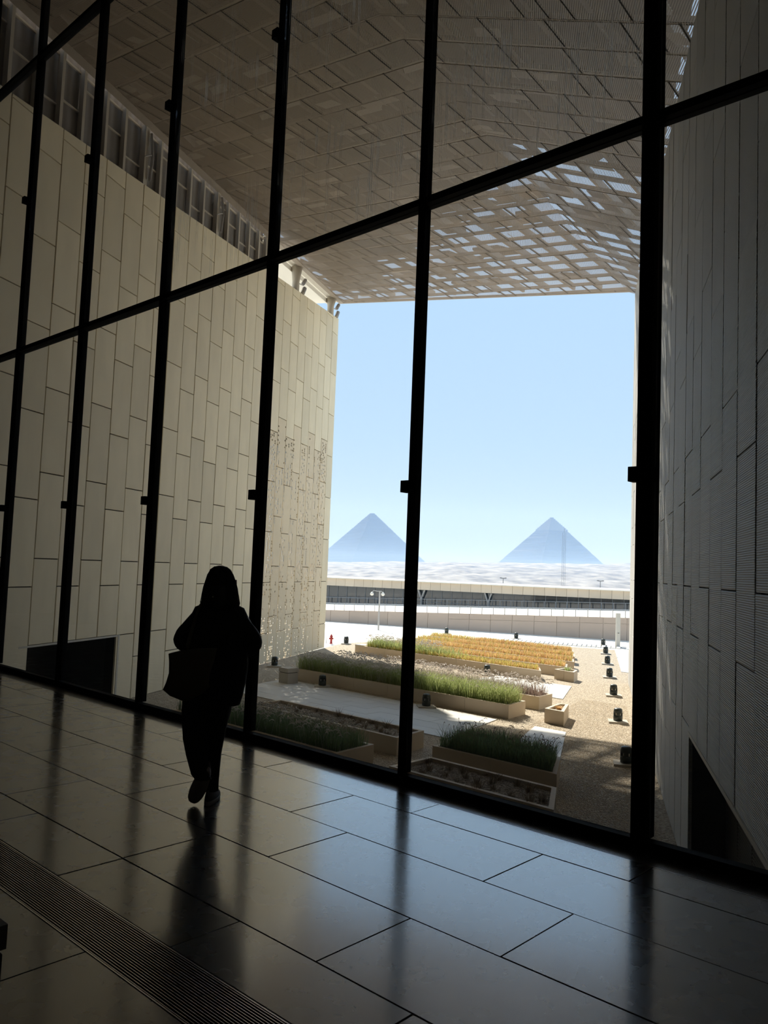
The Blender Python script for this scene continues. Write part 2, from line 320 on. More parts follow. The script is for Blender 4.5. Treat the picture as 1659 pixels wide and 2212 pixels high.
def grille(label, n0, n1, nb, w, s0, s1, zt):
    t = empty('floor_grille', gl((s0 + s1) / 2, (n0 + n1) / 2, FL - 0.05), label=label, category='grille')
    b = t.location
    mb = MB()
    for nn in (n0, n1 - 0.006): mb.obox(gl(s0, nn, FL - 0.05) - b, GS * (s1 - s0), GN * 0.006, UZ * (0.05 + zt))
    mb.build('edge_frame', MT['bar'], t)
    pitch = (n1 - n0 - 0.012) / nb
    me = MB().obox((0, 0, 0), GS * (s1 - s0), GN * w, UZ * 0.03).mesh('bar', MT['bar'])
    for i in range(nb):
        o = link('bar', me, t); o.location = gl(s0, n0 + 0.006 + pitch * (i + 0.5) - w / 2, FL + zt - 0.031) - b
grille('long steel floor grille across the dark stone floor, away from the window', 1.71 * K + 0.002, 1.98 * K - 0.002, 20, 0.0036, S_L + 0.1, 1.6, 0.0)
grille('narrow black floor grille along the foot of the window', 4.302, 4.488, 15, 0.004, S_L + 0.1, -1.0, -0.002)
# hall shell behind and beside the camera
HZ = 15.4
ce = MB(); slab(ce, S_L - 4.4, 5.4, -9.4, 4.62, HZ, HZ + 0.4); ce.build('ceiling', MT['hall'], None, kind='structure')
wb = MB(); slab(wb, S_L - 4.4, 5.4, -9.4, -9.0, FL - 0.5, HZ); wb.build('wall_back', MT['hall'], None, kind='structure')
wi = MB(); slab(wi, S_L - 4.4, S_L - 4.0, -9.0, 4.62, FL - 0.5, HZ); slab(wi, S_L - 4.0, S_L - 0.12, 4.45, 4.62, FL, HZ); wi.build('wall_hall_left', MT['hall'], None, kind='structure')
wj = MB(); slab(wj, 5.0, 5.4, -9.0, 4.62, FL - 0.5, HZ); slab(wj, S_R + 0.12, 5.0, 4.45, 4.62, FL, HZ); wj.build('wall_hall_right', MT['hall'], None, kind='structure')
pl = MB(); slab(pl, S_L - 4.4, 5.4, 4.47, 4.615, G - 0.3, FL - 0.012 - 0.5); pl.build('wall_plinth', MT['back'], None, kind='structure')

# ================================================================== window wall
win = empty('window_1', gl((S_L + S_R) / 2, GP, FL), kind='structure'); wb0 = win.location.copy()
def wpart(name, mat, s0, s1, n0, n1, z0, z1, parent=None, base=None):
    base = wb0 if base is None else base
    o = MB().obox((0, 0, 0), GS * (s1 - s0), GN * (n1 - n0), UZ * (z1 - z0)).build(name, mat, parent or win); o.location = gl(s0, n0, z0) - base; return o
ZT = [CAMZ - 1.5, CAMZ + 2.82655, CAMZ + 7.13016, CAMZ + 11.43]
GT = 15.3
wpart('sill', MT['frame'], S_L, S_R, 4.49, 4.562, FL - 0.045, ZT[0])
mull = [M0 + MS * k for k in range(-3, 6)]
for k, s in enumerate(mull):
    hw, hd = (0.045, 0.062) if k == 8 else (0.015, 0.058)
    m_ = wpart('mullion', MT['frame'], s - hw, s + hw, GP - hd, GP + hd, ZT[0], GT)
    for zb in (2.235, 6.6, 10.95):
        br = MB().obox((0, 0, 0), GS * (2 * hw + 0.05), GN * 0.075, UZ * 0.088).build('bracket', MT['frame'], m_); br.location = GS * (-0.025) + GN * (-0.06) + UZ * (zb - 0.044 - ZT[0])
for z in ZT[1:]:
    wpart('transom', MT['frame'], S_L, S_R, GP - 0.058, GP + 0.058, z - 0.027, z + 0.027)
edges = [S_L] + mull + [S_R]
for i in range(len(edges) - 1):
    a = edges[i] + (0.046 if i == 9 else 0.016 if i else 0.0); b = edges[i + 1] - (0.046 if i == 8 else 0.016 if i < 9 else 0.0)
    for j in range(4):
        z0 = ZT[j] + (0.027 if j else 0.0); z1 = (ZT[j + 1] - 0.027) if j < 3 else GT
        mb = MB().box(0, b - a, -0.009, 0.009, 0, z1 - z0); me = mb.mesh('pane', MT['dirty'] if j > 0 and i in (6, 7, 8) else MT['pane'])
        o = link('pane', me, win, frame_matrix(gl(a, GP, z0) - wb0, GS, GN))

# ================================================================== long walls
def panel_mesh(w, h, t, mat, gap=0.015):
    mb = MB(); c = 0.006; a, b = gap, w - gap
    gz = gap * (0.55 if mat is MT['rstone'] else 0.9)
    r0 = [(a, t, gz), (b, t, gz), (b, t, h - gz), (a, t, h - gz)]
    r1 = [(a, c, gz), (b, c, gz), (b, c, h - gz), (a, c, h - gz)]
    r2 = [(a + c, 0, gz + c), (b - c, 0, gz + c), (b - c, 0, h - gz - c), (a + c, 0, h - gz - c)]
    mb.loft([r0, r1, r2]); return mb.mesh('panel', mat)
def wall_rows(z0, zt0, zt1, base, step):
    """joint heights between z0 and top; top may slope"""
    zs = []; z = base
    while z > z0: z -= step
    z += step
    while z < max(zt0, zt1) - 0.05: zs.append(z); z += step
    return zs
def make_wall(o, c, u0, w, ncol, z0, top, bases, step, side, mat_of, opening=None):
    """side +1: face looks along +WN (left wall), -1: along -WN"""
    cache = {}
    for i in range(ncol):
        ua, ub = u0 + i * w, u0 + (i + 1) * w
        ta, tb = top(ua), top(ub); zs = wall_rows(z0, ta, tb, bases[i % 2], step); zb = [z0] + [z for z in zs if z > z0 + 0.15]
        zlow = z0
        if opening and opening[0] - 0.2 < ua and ub < opening[1] + 0.2:
            zlow = opening[2]; zb = [zlow] + [z for z in zb if z > zlow + 0.15]
        for k, za in enumerate(zb):
            zt = zb[k + 1] if k + 1 < len(zb) else None
            off = random.uniform(-0.004, 0.004)
            mat = mat_of((ua + ub) / 2, za)
            O = WN * (c + off) + WD * (ua if side > 0 else ub) + UZ * za
            ax = WD if side > 0 else -WD; ay = -WN if side > 0 else WN       # local y points into the wall
            if zt is not None and zt < min(ta, tb) - 0.02:
                key = (round(zt - za, 3), mat.name)
                if key not in cache: cache[key] = panel_mesh(w, zt - za, 0.028 if mat is MT['screen'] else 0.05, mat)
                link('panel', cache[key], o, frame_matrix(O, ax, ay))
            else:
                lo, hi = (ta, tb) if side > 0 else (tb, ta)
                if min(lo, hi) - za < 0.05: continue
                mb = MB(); g_, cc = 0.015, 0.006; lo -= za; hi -= za
                r0 = [(g_, 0.05, g_), (w - g_, 0.05, g_), (w - g_, 0.05, hi), (g_, 0.05, lo)]; r1 = [(x, cc, z) for x, _, z in r0]
                r2 = [(g_ + cc, 0, g_ + cc), (w - g_ - cc, 0, g_ + cc), (w - g_ - cc, 0, hi), (g_ + cc, 0, lo)]
                mb.loft([r0, r1, r2]); link('panel', mb.mesh('panel', mat), o, frame_matrix(O, ax, ay)); break
UL0, UL1 = 12.15, 39.0
topL = lambda u: 12.35 + (u - 14.87) * 0.0955
roofL = lambda u: 14.568 + (u - 16.62) * 0.0436
wall_left = empty('wall_left', (0, 0, 0), kind='structure')
OPL = (16.4, 20.62, -0.62)
NL = 29; wcl = (UL1 - 12.09) / NL
screen_zone = lambda u, z: 29.4 < u < 38.0 and -2.6 <= z < 6.0
make_wall(wall_left, CL, 12.09, wcl, NL, G, topL, (0.82, 1.52), 2.15, 1, lambda u, z: MT['screen'] if screen_zone(u, z) else MT['stone'], OPL)
# solid core behind the panels (left open behind the pierced screen)
cb = MB()
def wcore(mb, c0, c1, u0, u1, z0, za, zb_): mb.prism([wl(c0, u0, z0), wl(c1, u0, z0), wl(c1, u1, z0), wl(c0, u1, z0)], [wl(c0, u0, za), wl(c1, u0, za), wl(c1, u1, zb_), wl(c0, u1, zb_)])
b0, b1 = CL - 0.45, CL - 0.055
wcore(cb, b0, b1, 12.0, OPL[0], G, topL(12.0) - 0.01, topL(OPL[0]) - 0.01)
wcore(cb, b0, b1, OPL[0], OPL[1], OPL[2] - 0.02, topL(OPL[0]) - 0.01, topL(OPL[1]) - 0.01)
wcore(cb, b0, b1, OPL[1], 28.3, G, topL(OPL[1]) - 0.01, topL(28.3) - 0.01)
wcore(cb, b0, b1, 28.3, UL1, 6.9, topL(28.3) - 0.01, topL(UL1) - 0.01)
for i in range(18, NL + 1):
    u = 12.09 + wcl * i
    if u > 28.0: wcore(cb, CL - 0.075, CL - 0.055, u - 0.05, min(u + 0.05, UL1), G, 6.95, 6.95)
cb.build('wall_core', MT['back'], wall_left)
ba = MB()
for k in range(-2, 4):
    for zb_, par in ((0.82 + 2.15 * k, 0), (1.52 + 2.15 * k, 1)):
        for i in range(NL):
            if i % 2 == par and 12.09 + wcl * i > 27.5 and G < zb_ < 7.2:
                u = 12.09 + wcl * i; wcore(ba, CL - 0.073, CL - 0.055, u, u + wcl, zb_ - 0.04, zb_ + 0.04, zb_ + 0.04)
ba.build('joint_batten', MT['back'], wall_left)
# left recess under the wall: back, jamb and pale edge
rc = MB(); wcore(rc, CL - 2.2, CL - 2.1, OPL[0] - 0.5, OPL[1] + 0.5, G, OPL[2], OPL[2]); wcore(rc, CL - 2.2, CL - 0.45, OPL[1], OPL[1] + 0.1, G, OPL[2], OPL[2]); wcore(rc, CL - 2.2, CL - 0.45, OPL[0] - 0.1, OPL[0], G, OPL[2], OPL[2]); wcore(rc, CL - 2.2, CL - 0.40, OPL[0] - 0.1, OPL[1] + 0.1, OPL[2] - 0.03, OPL[2] + 0.05, OPL[2] + 0.05)
rc.build('recess_lining', MT['dark'], wall_left)
tr = MB(); wcore(tr, CL - 0.06, CL + 0.012, OPL[1] - 0.09, OPL[1] - 0.01, G, OPL[2], OPL[2]); tr.build('jamb_trim', MT['trim'], wall_left)
tr = MB(); wcore(tr, CL - 0.06, CL + 0.006, OPL[0], OPL[1] - 0.09, OPL[2] - 0.05, OPL[2], OPL[2]); tr.build('lintel_trim', MT['trim'], wall_left)

UR0, UR1 = 4.5, 33.1
topR = lambda u: 10.2 + (u - 11.83) * 0.148
wall_right = empty('wall_right', (0, 0, 0), kind='structure')
OPR = (4.4, 12.3, -0.54); wcr = 0.963; NR = 30; ur0 = 7.45 - 3 * wcr - 0.03
make_wall(wall_right, CR, ur0, wcr, NR, G, topR, (1.53, 0.85), 2.0, -1, lambda u, z: MT['rstone'], OPR)
cb = MB(); b0, b1 = CR + 0.055, CR + 0.9; ure = ur0 + NR * wcr
wcore(cb, b0, b1, 4.4, OPR[1], OPR[2] - 0.02, topR(4.4) - 0.01, topR(OPR[1]) - 0.01); wcore(cb, b0, b1, OPR[1], ure, G, topR(OPR[1]) - 0.01, topR(ure) - 0.01); cb.build('wall_core', MT['back'], wall_right)
for i in range(8):
    for z0, z1 in ((G, -1.02), (-1.02, OPR[2])):
        ua = 4.45 + i * 0.98
        me = panel_mesh(0.98, z1 - z0, 0.03, MT['recess']); link('recess_panel', me, wall_right, frame_matrix(WN * (CR + 0.5) + WD * (ua + 0.98) + UZ * z0, -WD, WN))
rc = MB(); wcore(rc, CR + 0.55, CR + 0.9, 4.4, OPR[1], G, OPR[2] - 0.02, OPR[2] - 0.02); rc.build('recess_lining', MT['dark'], wall_right)
tr = MB(); wcore(tr, CR - 0.008, CR + 0.5, 4.4, OPR[1], OPR[2] - 0.045, OPR[2] + 0.005, OPR[2] + 0.005); tr.build('lintel_trim', MT['trim'], wall_right)

# clerestory strip between the left wall top and the roof edge
cl_ = empty('window_2', wl(CL, 21, 13), kind='structure'); b = cl_.location.copy()
def cpart(name, mat, c0, c1, u0, u1, za0, za1, zb0, zb1, parent=cl_):
    mb = MB(); mb.prism([wl(c0, u0, za0) - b, wl(c1, u0, za0) - b, wl(c1, u1, zb0) - b, wl(c0, u1, zb0) - b], [wl(c0, u0, za1) - b, wl(c1, u0, za1) - b, wl(c1, u1, zb1) - b, wl(c0, u1, zb1) - b]); return mb.build(name, mat, parent)
posts = [12.9, 13.85, 14.8, 15.75, 16.65, 17.53, 18.54, 19.45, 20.45, 21.4, 22.36, 23.3, 24.22, 25.2, 26.1, 27.03, 27.95, 28.87, 29.6]
for i, u in enumerate(posts):
    cpart('post', MT['post'], CL - 0.20, CL - 0.06, u - 0.055, u + 0.055, topL(u) - 0.02, roofL(u), topL(u) - 0.02, roofL(u))
    if i + 1 < len(posts):
        u2 = posts[i + 1] - 0.055; ua = u + 0.055
        hz = [0.42, 0.78, 0.55, 0.3][i % 4]
        za = topL(ua) + (roofL(ua) - topL(ua)) * hz; zb_ = topL(u2) + (roofL(u2) - topL(u2)) * hz
        cpart('louvre', MT['clere'], CL - 0.26, CL - 0.22, ua - 0.05, u2 + 0.05, topL(ua) - 0.02, za, topL(u2) - 0.02, zb_)
        cpart('louvre', MT['clere'], CL - 0.29, CL - 0.25, ua - 0.05, u2 + 0.05, za, roofL(ua) + 0.35, zb_, roofL(u2) + 0.35)
        cpart('rail', MT['post'], CL - 0.22, CL - 0.17, ua, u2, za - 0.02, za + 0.02, zb_ - 0.02, zb_ + 0.02)
        cpart('rail', MT['post'], CL - 0.22, CL - 0.17, ua, u2, roofL(ua) - 0.12, roofL(ua) - 0.06, roofL(u2) - 0.12, roofL(u2) - 0.06)
for u in (20.5, 25.22, 29.8):                                                       # broad column heads with clamped pipes
    c = cpart('column', MT['post'], CL - 0.16, CL - 0.02, u - 0.10, u + 0.10, topL(u) - 0.02, roofL(u), topL(u) - 0.02, roofL(u))
    mb = MB(); h = roofL(u) - topL(u)
    mb.tube([wl(CL + 0.05, u + 0.12, topL(u) + 0.1 * h) - b, wl(CL + 0.10, u + 0.14, topL(u) + 0.5 * h) - b, wl(CL + 0.04, u + 0.10, topL(u) + 0.9 * h) - b], 0.045, 7)
    mb.tube([wl(CL + 0.02, u - 0.14, topL(u) + 0.45 * h) - b, wl(CL + 0.14, u, topL(u) + 0.5 * h) - b, wl(CL + 0.02, u + 0.16, topL(u) + 0.52 * h) - b], 0.02, 6)
    mb.build('pipe', MT['metal'], c)

# ================================================================== roof
def sv(v, u, z): return wl(v + CL, u, z)
A_ = Vector((-8.618, 19.517, 14.568)); B_ = Vector((-2.757, 41.264, 15.55)); C_ = Vector((9.941, 31.816, 13.351))
N1 = (B_ - A_).cross(C_ - B_).normalized(); N1 = N1 if N1.z > 0 else -N1; D1 = N1.dot(B_)
f1, f2, r0_ = sv(8.728, 15.415, 13.36), sv(14.108, 32.302, 13.36), sv(14.72, 11.83, 10.2)
N2 = (f2 - f1).cross(r0_ - f1).normalized(); N2 = N2 if N2.z > 0 else -N2; D2 = N2.dot(f1)
def zr(x, y, k): n, d = ((N1, D1), (N2, D2))[k]; return (d - n.x * x - n.y * y) / n.z
fd = (f2 - f1) / (f2 - f1).dot(WD)
def fold(u): return f1 + fd * (u - f1.dot(WD))
CA = Vector((math.cos(R(-40)), math.sin(R(-40)), 0)); CB = Vector((-CA.y, CA.x, 0))
def toab(p): return (p.dot(CA), p.dot(CB))
def fromab(a, b_): return CA * a + CB * b_
ln_front = (C_ - B_); frontp = lambda t: B_ + ln_front * t
# plan outlines (world xy)
pL0 = wl(CL, 12.2); pFold0 = None
gline = lambda s: gl(s, 4.66)
def meet(p, d, q, e_):
    cr = d.x * e_.y - d.y * e_.x; w_ = q - p; t = (w_.x * e_.y - w_.y * e_.x) / cr; return p + d * t
pGL = meet(wl(CL - 0.05, 0), WD, gl(0, 4.66), GS); pGR = meet(wl(CR + 0.02, 0), WD, gl(0, 4.66), GS)
pGF = meet(Vector((f1.x, f1.y, 0)), Vector((fd.x, fd.y, 0)), gl(0, 4.66), GS)
Bf = meet(wl(CL - 0.05, 0), WD, Vector((B_.x, B_.y, 0)), Vector((ln_front.x, ln_front.y, 0))); Cf = meet(wl(CR + 0.02, 0), WD, Vector((B_.x, B_.y, 0)), Vector((ln_front.x, ln_front.y, 0)))
Ff = meet(Vector((f1.x, f1.y, 0)), Vector((fd.x, fd.y, 0)), Vector((B_.x, B_.y, 0)), Vector((ln_front.x, ln_front.y, 0)))
Ffr = meet(Vector((f1.x, f1.y, 0)), Vector((fd.x, fd.y, 0)), wl(CR + 0.02, 0), WD)
onfront = (Ff - Bf).length < (Cf - Bf).length
if onfront: REG = [[toab(p) for p in (pGL, pGF, Ff, Bf)], [toab(p) for p in (pGF, pGR, Cf, Ff)]]
else: REG = [[toab(p) for p in (pGL, pGF, Ffr, Cf, Bf)], [toab(p) for p in (pGF, pGR, Ffr)]]
roof = empty('roof', (0, 0, 0), kind='structure')
amin = min(p[0] for r_ in REG for p in r_); amax = max(p[0] for r_ in REG for p in r_); bmax = max(p[1] for r_ in REG for p in r_); bmin = min(p[1] for r_ in REG for p in r_)
BP = 0.883; B0 = 12.03
rowb = []; bb = B0
while bb > bmin: bb -= BP
while bb < bmax: rowb.append(bb); bb += BP
pan = []
for ri, bb in enumerate(rowb):
    a = amin - random.uniform(0, 1.5)
    while a < amax:
        ln = random.choice((0.5, 1.05, 1.45, 1.45, 1.95)); pan.append((a, a + ln, bb, bb + BP)); a += ln
quads = []
gp = 0.019
for a0, a1, q0, q1 in pan:
    for k in (0, 1):
        P = clip_to([(a0 + gp, q0 + gp * 1.5), (a1 - gp, q0 + gp * 1.5), (a1 - gp, q1 - gp * 1.5), (a0 + gp, q1 - gp * 1.5)], REG[k])
        if len(P) > 2 and area(P) > 0.02: quads.append((P, k))
camxy = Vector((0, 0, 0))
def qd(q): c = fromab(sum(p[0] for p in q[0]) / len(q[0]), sum(p[1] for p in q[0]) / len(q[0])); return c.length
def seen(q):
    c = fromab(sum(p[0] for p in q[0]) / len(q[0]), sum(p[1] for p in q[0]) / len(q[0])); c.z = zr(c.x, c.y, q[1]) - CAMZ
    d = c.dot(_f); x = c.dot(_rt) / d * 1714; y = c.dot(_up) / d * 1714; return d > 0 and abs(x) < 900 and abs(y) < 1200
quads.sort(key=lambda q: (0 if seen(q) else 1, qd(q)))
ROT = frame_matrix(Vector((0, 0, 0)), CA, CB)
def quad_mesh(mb, P, k, up=0.0, th=0.02):
    lo = []; hi = []
    for a, b_ in P:
        w_ = fromab(a, b_); z = zr(w_.x, w_.y, k) + up; lo.append((a, b_, z)); hi.append((a, b_, z + th))
    mb.prism(lo, hi)
rest = MB()
for i, (P, k) in enumerate(quads):
    if i < 296:
        mb = MB(); quad_mesh(mb, P, k, 0.0, 0.004 if False else 0.012); mb.build('roof_panel', MT['roofp'], roof).matrix_local = ROT
    else: quad_mesh(rest, P, k, 0.0, 0.012)
o = rest.build('roof_panels_beyond', MT['roofp'], roof, kind='stuff'); o.matrix_local = ROT
jb = MB()
for a0, a1, q0, q1 in pan:
    for k in (0, 1):
        P = clip_to([(a1 - 0.03, q0), (a1 + 0.03, q0), (a1 + 0.03, q1), (a1 - 0.03, q1)], REG[k])
        if len(P) > 2 and area(P) > 0.005: quad_mesh(jb, P, k, 0.014, 0.03)
o = jb.build('joint_batten', MT['dark'], roof, kind='stuff'); o.matrix_local = ROT
# structure above the sheet: purlins, rafters, deck with some plates left out toward the open edge
def strip(name, mat, P, up, th):
    mb = MB()
    for k in (0, 1):
        q = clip_to(P, REG[k])
        if len(q) > 2 and area(q) > 0.01: quad_mesh(mb, q, k, up, th)
    if mb.v:
        o = mb.build(name, mat, roof); o.matrix_local = ROT; return o
for bb in rowb:
    if bb > 8: strip('purlin', MT['beam'], [(amin, bb - 0.05), (amax, bb - 0.05), (amax, bb + 0.05), (amin, bb + 0.05)], 0.014, 0.10)
a = amin
while a < amax:
    strip('rafter', MT['beam'], [(a - 0.06, bmin), (a + 0.06, bmin), (a + 0.06, bmax), (a - 0.06, bmax)], 0.16, 0.25); a += 1.2
def opening_limit(a):                                   # deck stops here and the open frame begins
    pts = [(-32.0, 37.0), (-28.5, 33.0), (-24.0, 28.2), (-20.0, 25.2), (-16.0, 22.6), (-13.5, 20.6), (-11.0, 19.8), (-5.0, 18.5)]
    for (x0, y0), (x1, y1) in zip(pts, pts[1:]):
        if a <= x1: return y0 + (y1 - y0) * (max(a, x0) - x0) / (x1 - x0)
    return pts[-1][1]
dk = MB(); a = amin
rd = random.Random(5)
while a < amax:
    lim = opening_limit(a + 0.9)
    bb = bmin
    while bb < bmax:
        full = bb + 0.9 <= lim
        keep = full or (rd.random() < (0.42 if (a < -19 or bb < lim + 2.5) else 0.22))
        if keep:
            P0 = [(a, bb), (a + 1.8, bb), (a + 1.8, bb + 0.9), (a, bb + 0.9)]
            if not full: P0 = [(a, bb), (a + rd.choice((0.6, 1.2, 1.8)), bb), (a + rd.choice((0.9, 1.8)), bb + 0.9), (a, bb + 0.9)]
            for k in (0, 1):
                q = clip_to(P0, REG[k])
                if len(q) > 2 and area(q) > 0.01: quad_mesh(dk, q, k, 0.62, 0.1)
        bb += 0.9
    a += 1.8
o = dk.build('roof_deck', MT['deck'], roof); o.matrix_local = ROT
for i in range(150):                                     # pale plates hung under the deck, seen dimly through the holes
    a = rd.uniform(amin, amax); bb = rd.uniform(9, 30); w_, h_ = rd.choice(((0.9, 0.22), (0.6, 0.3), (0.3, 0.35), (1.1, 0.25))); sk = rd.uniform(-0.2, 0.2)
    if bb > opening_limit(a) - 0.6: continue
    strip('deck_plate', MT['plate'], [(a, bb), (a + w_, bb), (a + w_ + sk, bb + h_), (a + sk, bb + h_)], 0.012 + 0.03, 0.01)
for i in range(70):  # thin strips whose pale colour stands in for dashes of light through the deck
    a = rd.uniform(amin, amax); bb = rd.uniform(10, 26)
    strip('light_dash', MT['plate'], [(a, bb), (a + 0.025, bb), (a + 0.025, bb + 0.5), (a, bb + 0.5)], 0.014, 0.012)
# roof edges
def edge_bar(name, mat, p, q, h0, h1, w_, side):
    p, q = Vector(p), Vector(q); d = (q - p); n_ = Vector((-d.y, d.x, 0)).normalized() * side * w_
    mb = MB(); mb.obox(p + UZ * h0, d, n_, UZ * (h1 - h0)); return mb.build(name, mat, roof)
eb0 = wl(CL - 0.05, 12.2, roofL(12.2)); eb1 = wl(CL - 0.05, 29.6, roofL(29.6)); eb2 = Vector((Bf.x, Bf.y, 15.55))
edge_bar('roof_edge', MT['beam'], eb0, eb1, -0.03, 0.45, 0.3, -1)
edge_bar('roof_edge', MT['beam'], eb1, eb2, -0.03, 0.06, 0.25, -1)
edge_bar('white_soffit', MT['white'], eb1 + WN * 0.1, eb2 + WN * 0.1, 0.06, 0.12, 2.2, 1)
edge_bar('white_fascia', MT['white'], eb1 - WN * 0.35, eb2 - WN * 0.35, -0.25, -0.02, 0.08, 1)
edge_bar('roof_edge', MT['beam'], Vector((Bf.x, Bf.y, zr(Bf.x, Bf.y, 0))), Vector((Cf.x, Cf.y, zr(Cf.x, Cf.y, 0))), 0.0, 0.10, 0.12, 1)
for u in (33.3, 38.2):
    c = MB(); c.tube([wl(CL - 0.2, u, topL(u) - 0.1), wl(CL - 0.2, u, topL(u) + 0.5), wl(CL - 0.18, u, roofL(u) - 0.03)], [0.17, 0.17, 0.26], 12); cc = c.build('column', MT['post'], roof, smooth=True)
    mb = MB(); mb.tube([wl(CL + 0.02, u + 0.35, topL(u) + 0.05), wl(CL + 0.05, u + 0.50, topL(u) + 0.35)], 0.10, 8); mb.tube([wl(CL + 0.02, u + 0.35, topL(u) + 0.5), wl(CL + 0.05, u + 0.55, topL(u) + 0.75)], 0.09, 8)
    mb.tube([wl(CL - 0.1, u, topL(u) + 0.42), wl(CL + 0.06, u + 0.3, topL(u) + 0.40)], 0.025, 6); mb.build('floodlight', MT['metal'], cc)

# ================================================================== garden ground
gnd = MB(); gnd.box(-90, 130, -6, 105, G - 0.4, G - 0.03); gnd.build('ground', MT['plaza'], None, kind='structure')
gv = MB(); GPOLY = [(-18.0, 4.62), (-0.4, 4.62), (-15.5, 33.7), (-16.2, 33.6), (-21.3, 43.4), (-31.0, 39.4), (-31.2, 31.0), (-30.2, 29.0)]
gv.prism([gl(s, n, G - 0.05) for s, n in GPOLY], [gl(s, n, G) for s, n in GPOLY]); gv.build('ground_gravel', MT['gravel'], None, kind='structure')
def in_poly(s, n, poly):
    c = False
    for i in range(len(poly)):
        (x0, y0), (x1, y1) = poly[i], poly[i - 1]
        if (y0 > n) != (y1 > n) and s < (x1 - x0) * (n - y0) / (y1 - y0) + x0: c = not c
    return c
PAVE = {
    'broad pale stone path between the near planters and the long green planter': ([(-22.4, 19.3), (-13.05, 19.3), (-12.35, 16.1), (-21.5, 16.1)], 1.2, 0.64),
    'short pale stone path ending beside the small triangular planter': ([(-11.83, 19.35), (-10.87, 19.35), (-9.15, 16.0), (-10.6, 16.0)], 1.2, 0.67),
    'pale stone path between the plume planter and the yellow planter': ([(-18.5, 27.4), (-15.2, 27.4), (-13.8, 24.3), (-18.5, 24.3)], 1.2, 0.62),
    'pale stone path at the far end of the right-hand wall': ([(-16.2, 33.6), (-21.2, 43.1), (-16.0, 43.1), (-13.2, 37.0), (-15.3, 33.6)], 1.4, 0.95)}
for k, (lab, (poly, lx, ly)) in enumerate(PAVE.items()):
    c = gl(sum(p[0] for p in poly) / len(poly), sum(p[1] for p in poly) / len(poly), G)
    t = empty('stone_path', c, label=lab, category='path')
    s0 = min(p[0] for p in poly); s1 = max(p[0] for p in poly); n0 = min(p[1] for p in poly); n1 = max(p[1] for p in poly)
    r_ = 0; n = n0
    while n < n1 - 0.01:
        s = s0 - (r_ % 2) * lx / 2
        while s < s1:
            q = clip_to([(s + 0.004, n + 0.004), (s + lx - 0.004, n + 0.004), (s + lx - 0.004, n + ly - 0.004), (s + 0.004, n + ly - 0.004)], poly)
            if len(q) > 2 and area(q) > 0.02:
                h = random.uniform(0.018, 0.022); mb = MB(); mb.prism([gl(a, b_, G - 0.02) - c for a, b_ in q], [gl(a, b_, G + h) - c for a, b_ in q]); mb.build('paver', MT['paver'], t)
            s += lx
        n += ly; r_ += 1
# slatted strip of pale bars in the plaza edge
t = empty('paving_strip', gl(-25, 43, G - 0.03), label='strip of slanted pale bars set in the plaza edge behind the yellow planter', category='paving'); b = t.location.copy()
me = MB().obox((0, 0, 0), GS * 0.22, GN * 1.5 + GS * -0.75, UZ * 0.05).mesh('bar', MT['white'])
bd = (gl(-21.5, 44.6) - gl(-28.2, 41.6)); 
for i in range(26):
    o = link('bar', me, t); o.location = gl(-28.2, 41.6, G - 0.03) + bd * (i / 26) - b
o = MB().prism([gl(-28.4, 41.6, G - 0.03) - b, gl(-21.3, 44.7, G - 0.03) - b, gl(-22.0, 46.3, G - 0.03) - b, gl(-29.1, 43.2, G - 0.03) - b], [gl(-28.4, 41.6, G - 0.018) - b, gl(-21.3, 44.7, G - 0.018) - b, gl(-22.0, 46.3, G - 0.018) - b, gl(-29.1, 43.2, G - 0.018) - b]).build('bed', MT['bmull'], t)

# ================================================================== planters
PL = {}
def planter(key, label, poly, h=0.40, soil='soil', low=0.07, seg=1.5):
    """poly in glass coordinates, first edge is the side nearest the window"""
    c = gl(sum(p[0] for p in poly) / len(poly), sum(p[1] for p in poly) / len(poly), G)
    t = empty('planter', c, label=label, category='planter', group='stone planters in the garden')
    P = [Vector((p[0], p[1], 0)) for p in poly]; n = len(P); th = 0.09; ctr = sum(P, Vector()) / n
    inner = []
    for i in range(n):
        p0, p1, p2 = P[i - 1], P[i], P[(i + 1) % n]; d0 = (p1 - p0).normalized(); d1 = (p2 - p1).normalized()
        n0_ = Vector((-d0.y, d0.x, 0)); n1_ = Vector((-d1.y, d1.x, 0)); m_ = (n0_ + n1_); m_ = m_ / max(0.3, m_.dot(n0_)); inner.append(p1 + m_ * th)
    for i in range(n):
        a, b_ = P[i], P[(i + 1) % n]; ia, ib = inner[i], inner[(i + 1) % n]; L_ = (b_ - a).length; k = max(1, round(L_ / seg))
        for j in range(k):
            t0, t1 = j / k, (j + 1) / k; e_ = 0.004 / L_; t0 += e_ if j else 0; t1 -= e_ if j < k - 1 else 0
            q = [a.lerp(b_, t0), a.lerp(b_, t1), ia.lerp(ib, t1), ia.lerp(ib, t0)]
            mb = MB(); mb.prism([gl(p.x, p.y, G) - c for p in q], [gl(p.x, p.y, G + h) - c for p in q]); mb.build('slab', MT['planter'], t)
    mb = MB(); mb.prism([gl(p.x, p.y, G + 0.05) - c for p in inner], [gl(p.x, p.y, G + h - low) - c for p in inner]); mb.build('soil', MT[soil], t)
    PL[key] = ([(p.x, p.y) for p in inner], G + h - low)
planter('I', 'nearest left planter with dark green feathery grass, below the window', [(-17.8, 11.6), (-11.72, 11.6), (-11.82, 12.82), (-17.8, 12.82)])
planter('J', 'planter of mulch and dry tufts behind the nearest left one', [(-17.3, 13.72), (-11.95, 13.72), (-12.1, 14.85), (-17.3, 14.85)])
planter('H', 'nearest right planter of dark gravel mulch and dry tufts', [(-10.35, 11.68), (-6.75, 11.68), (-7.42, 12.92), (-10.35, 12.92)])
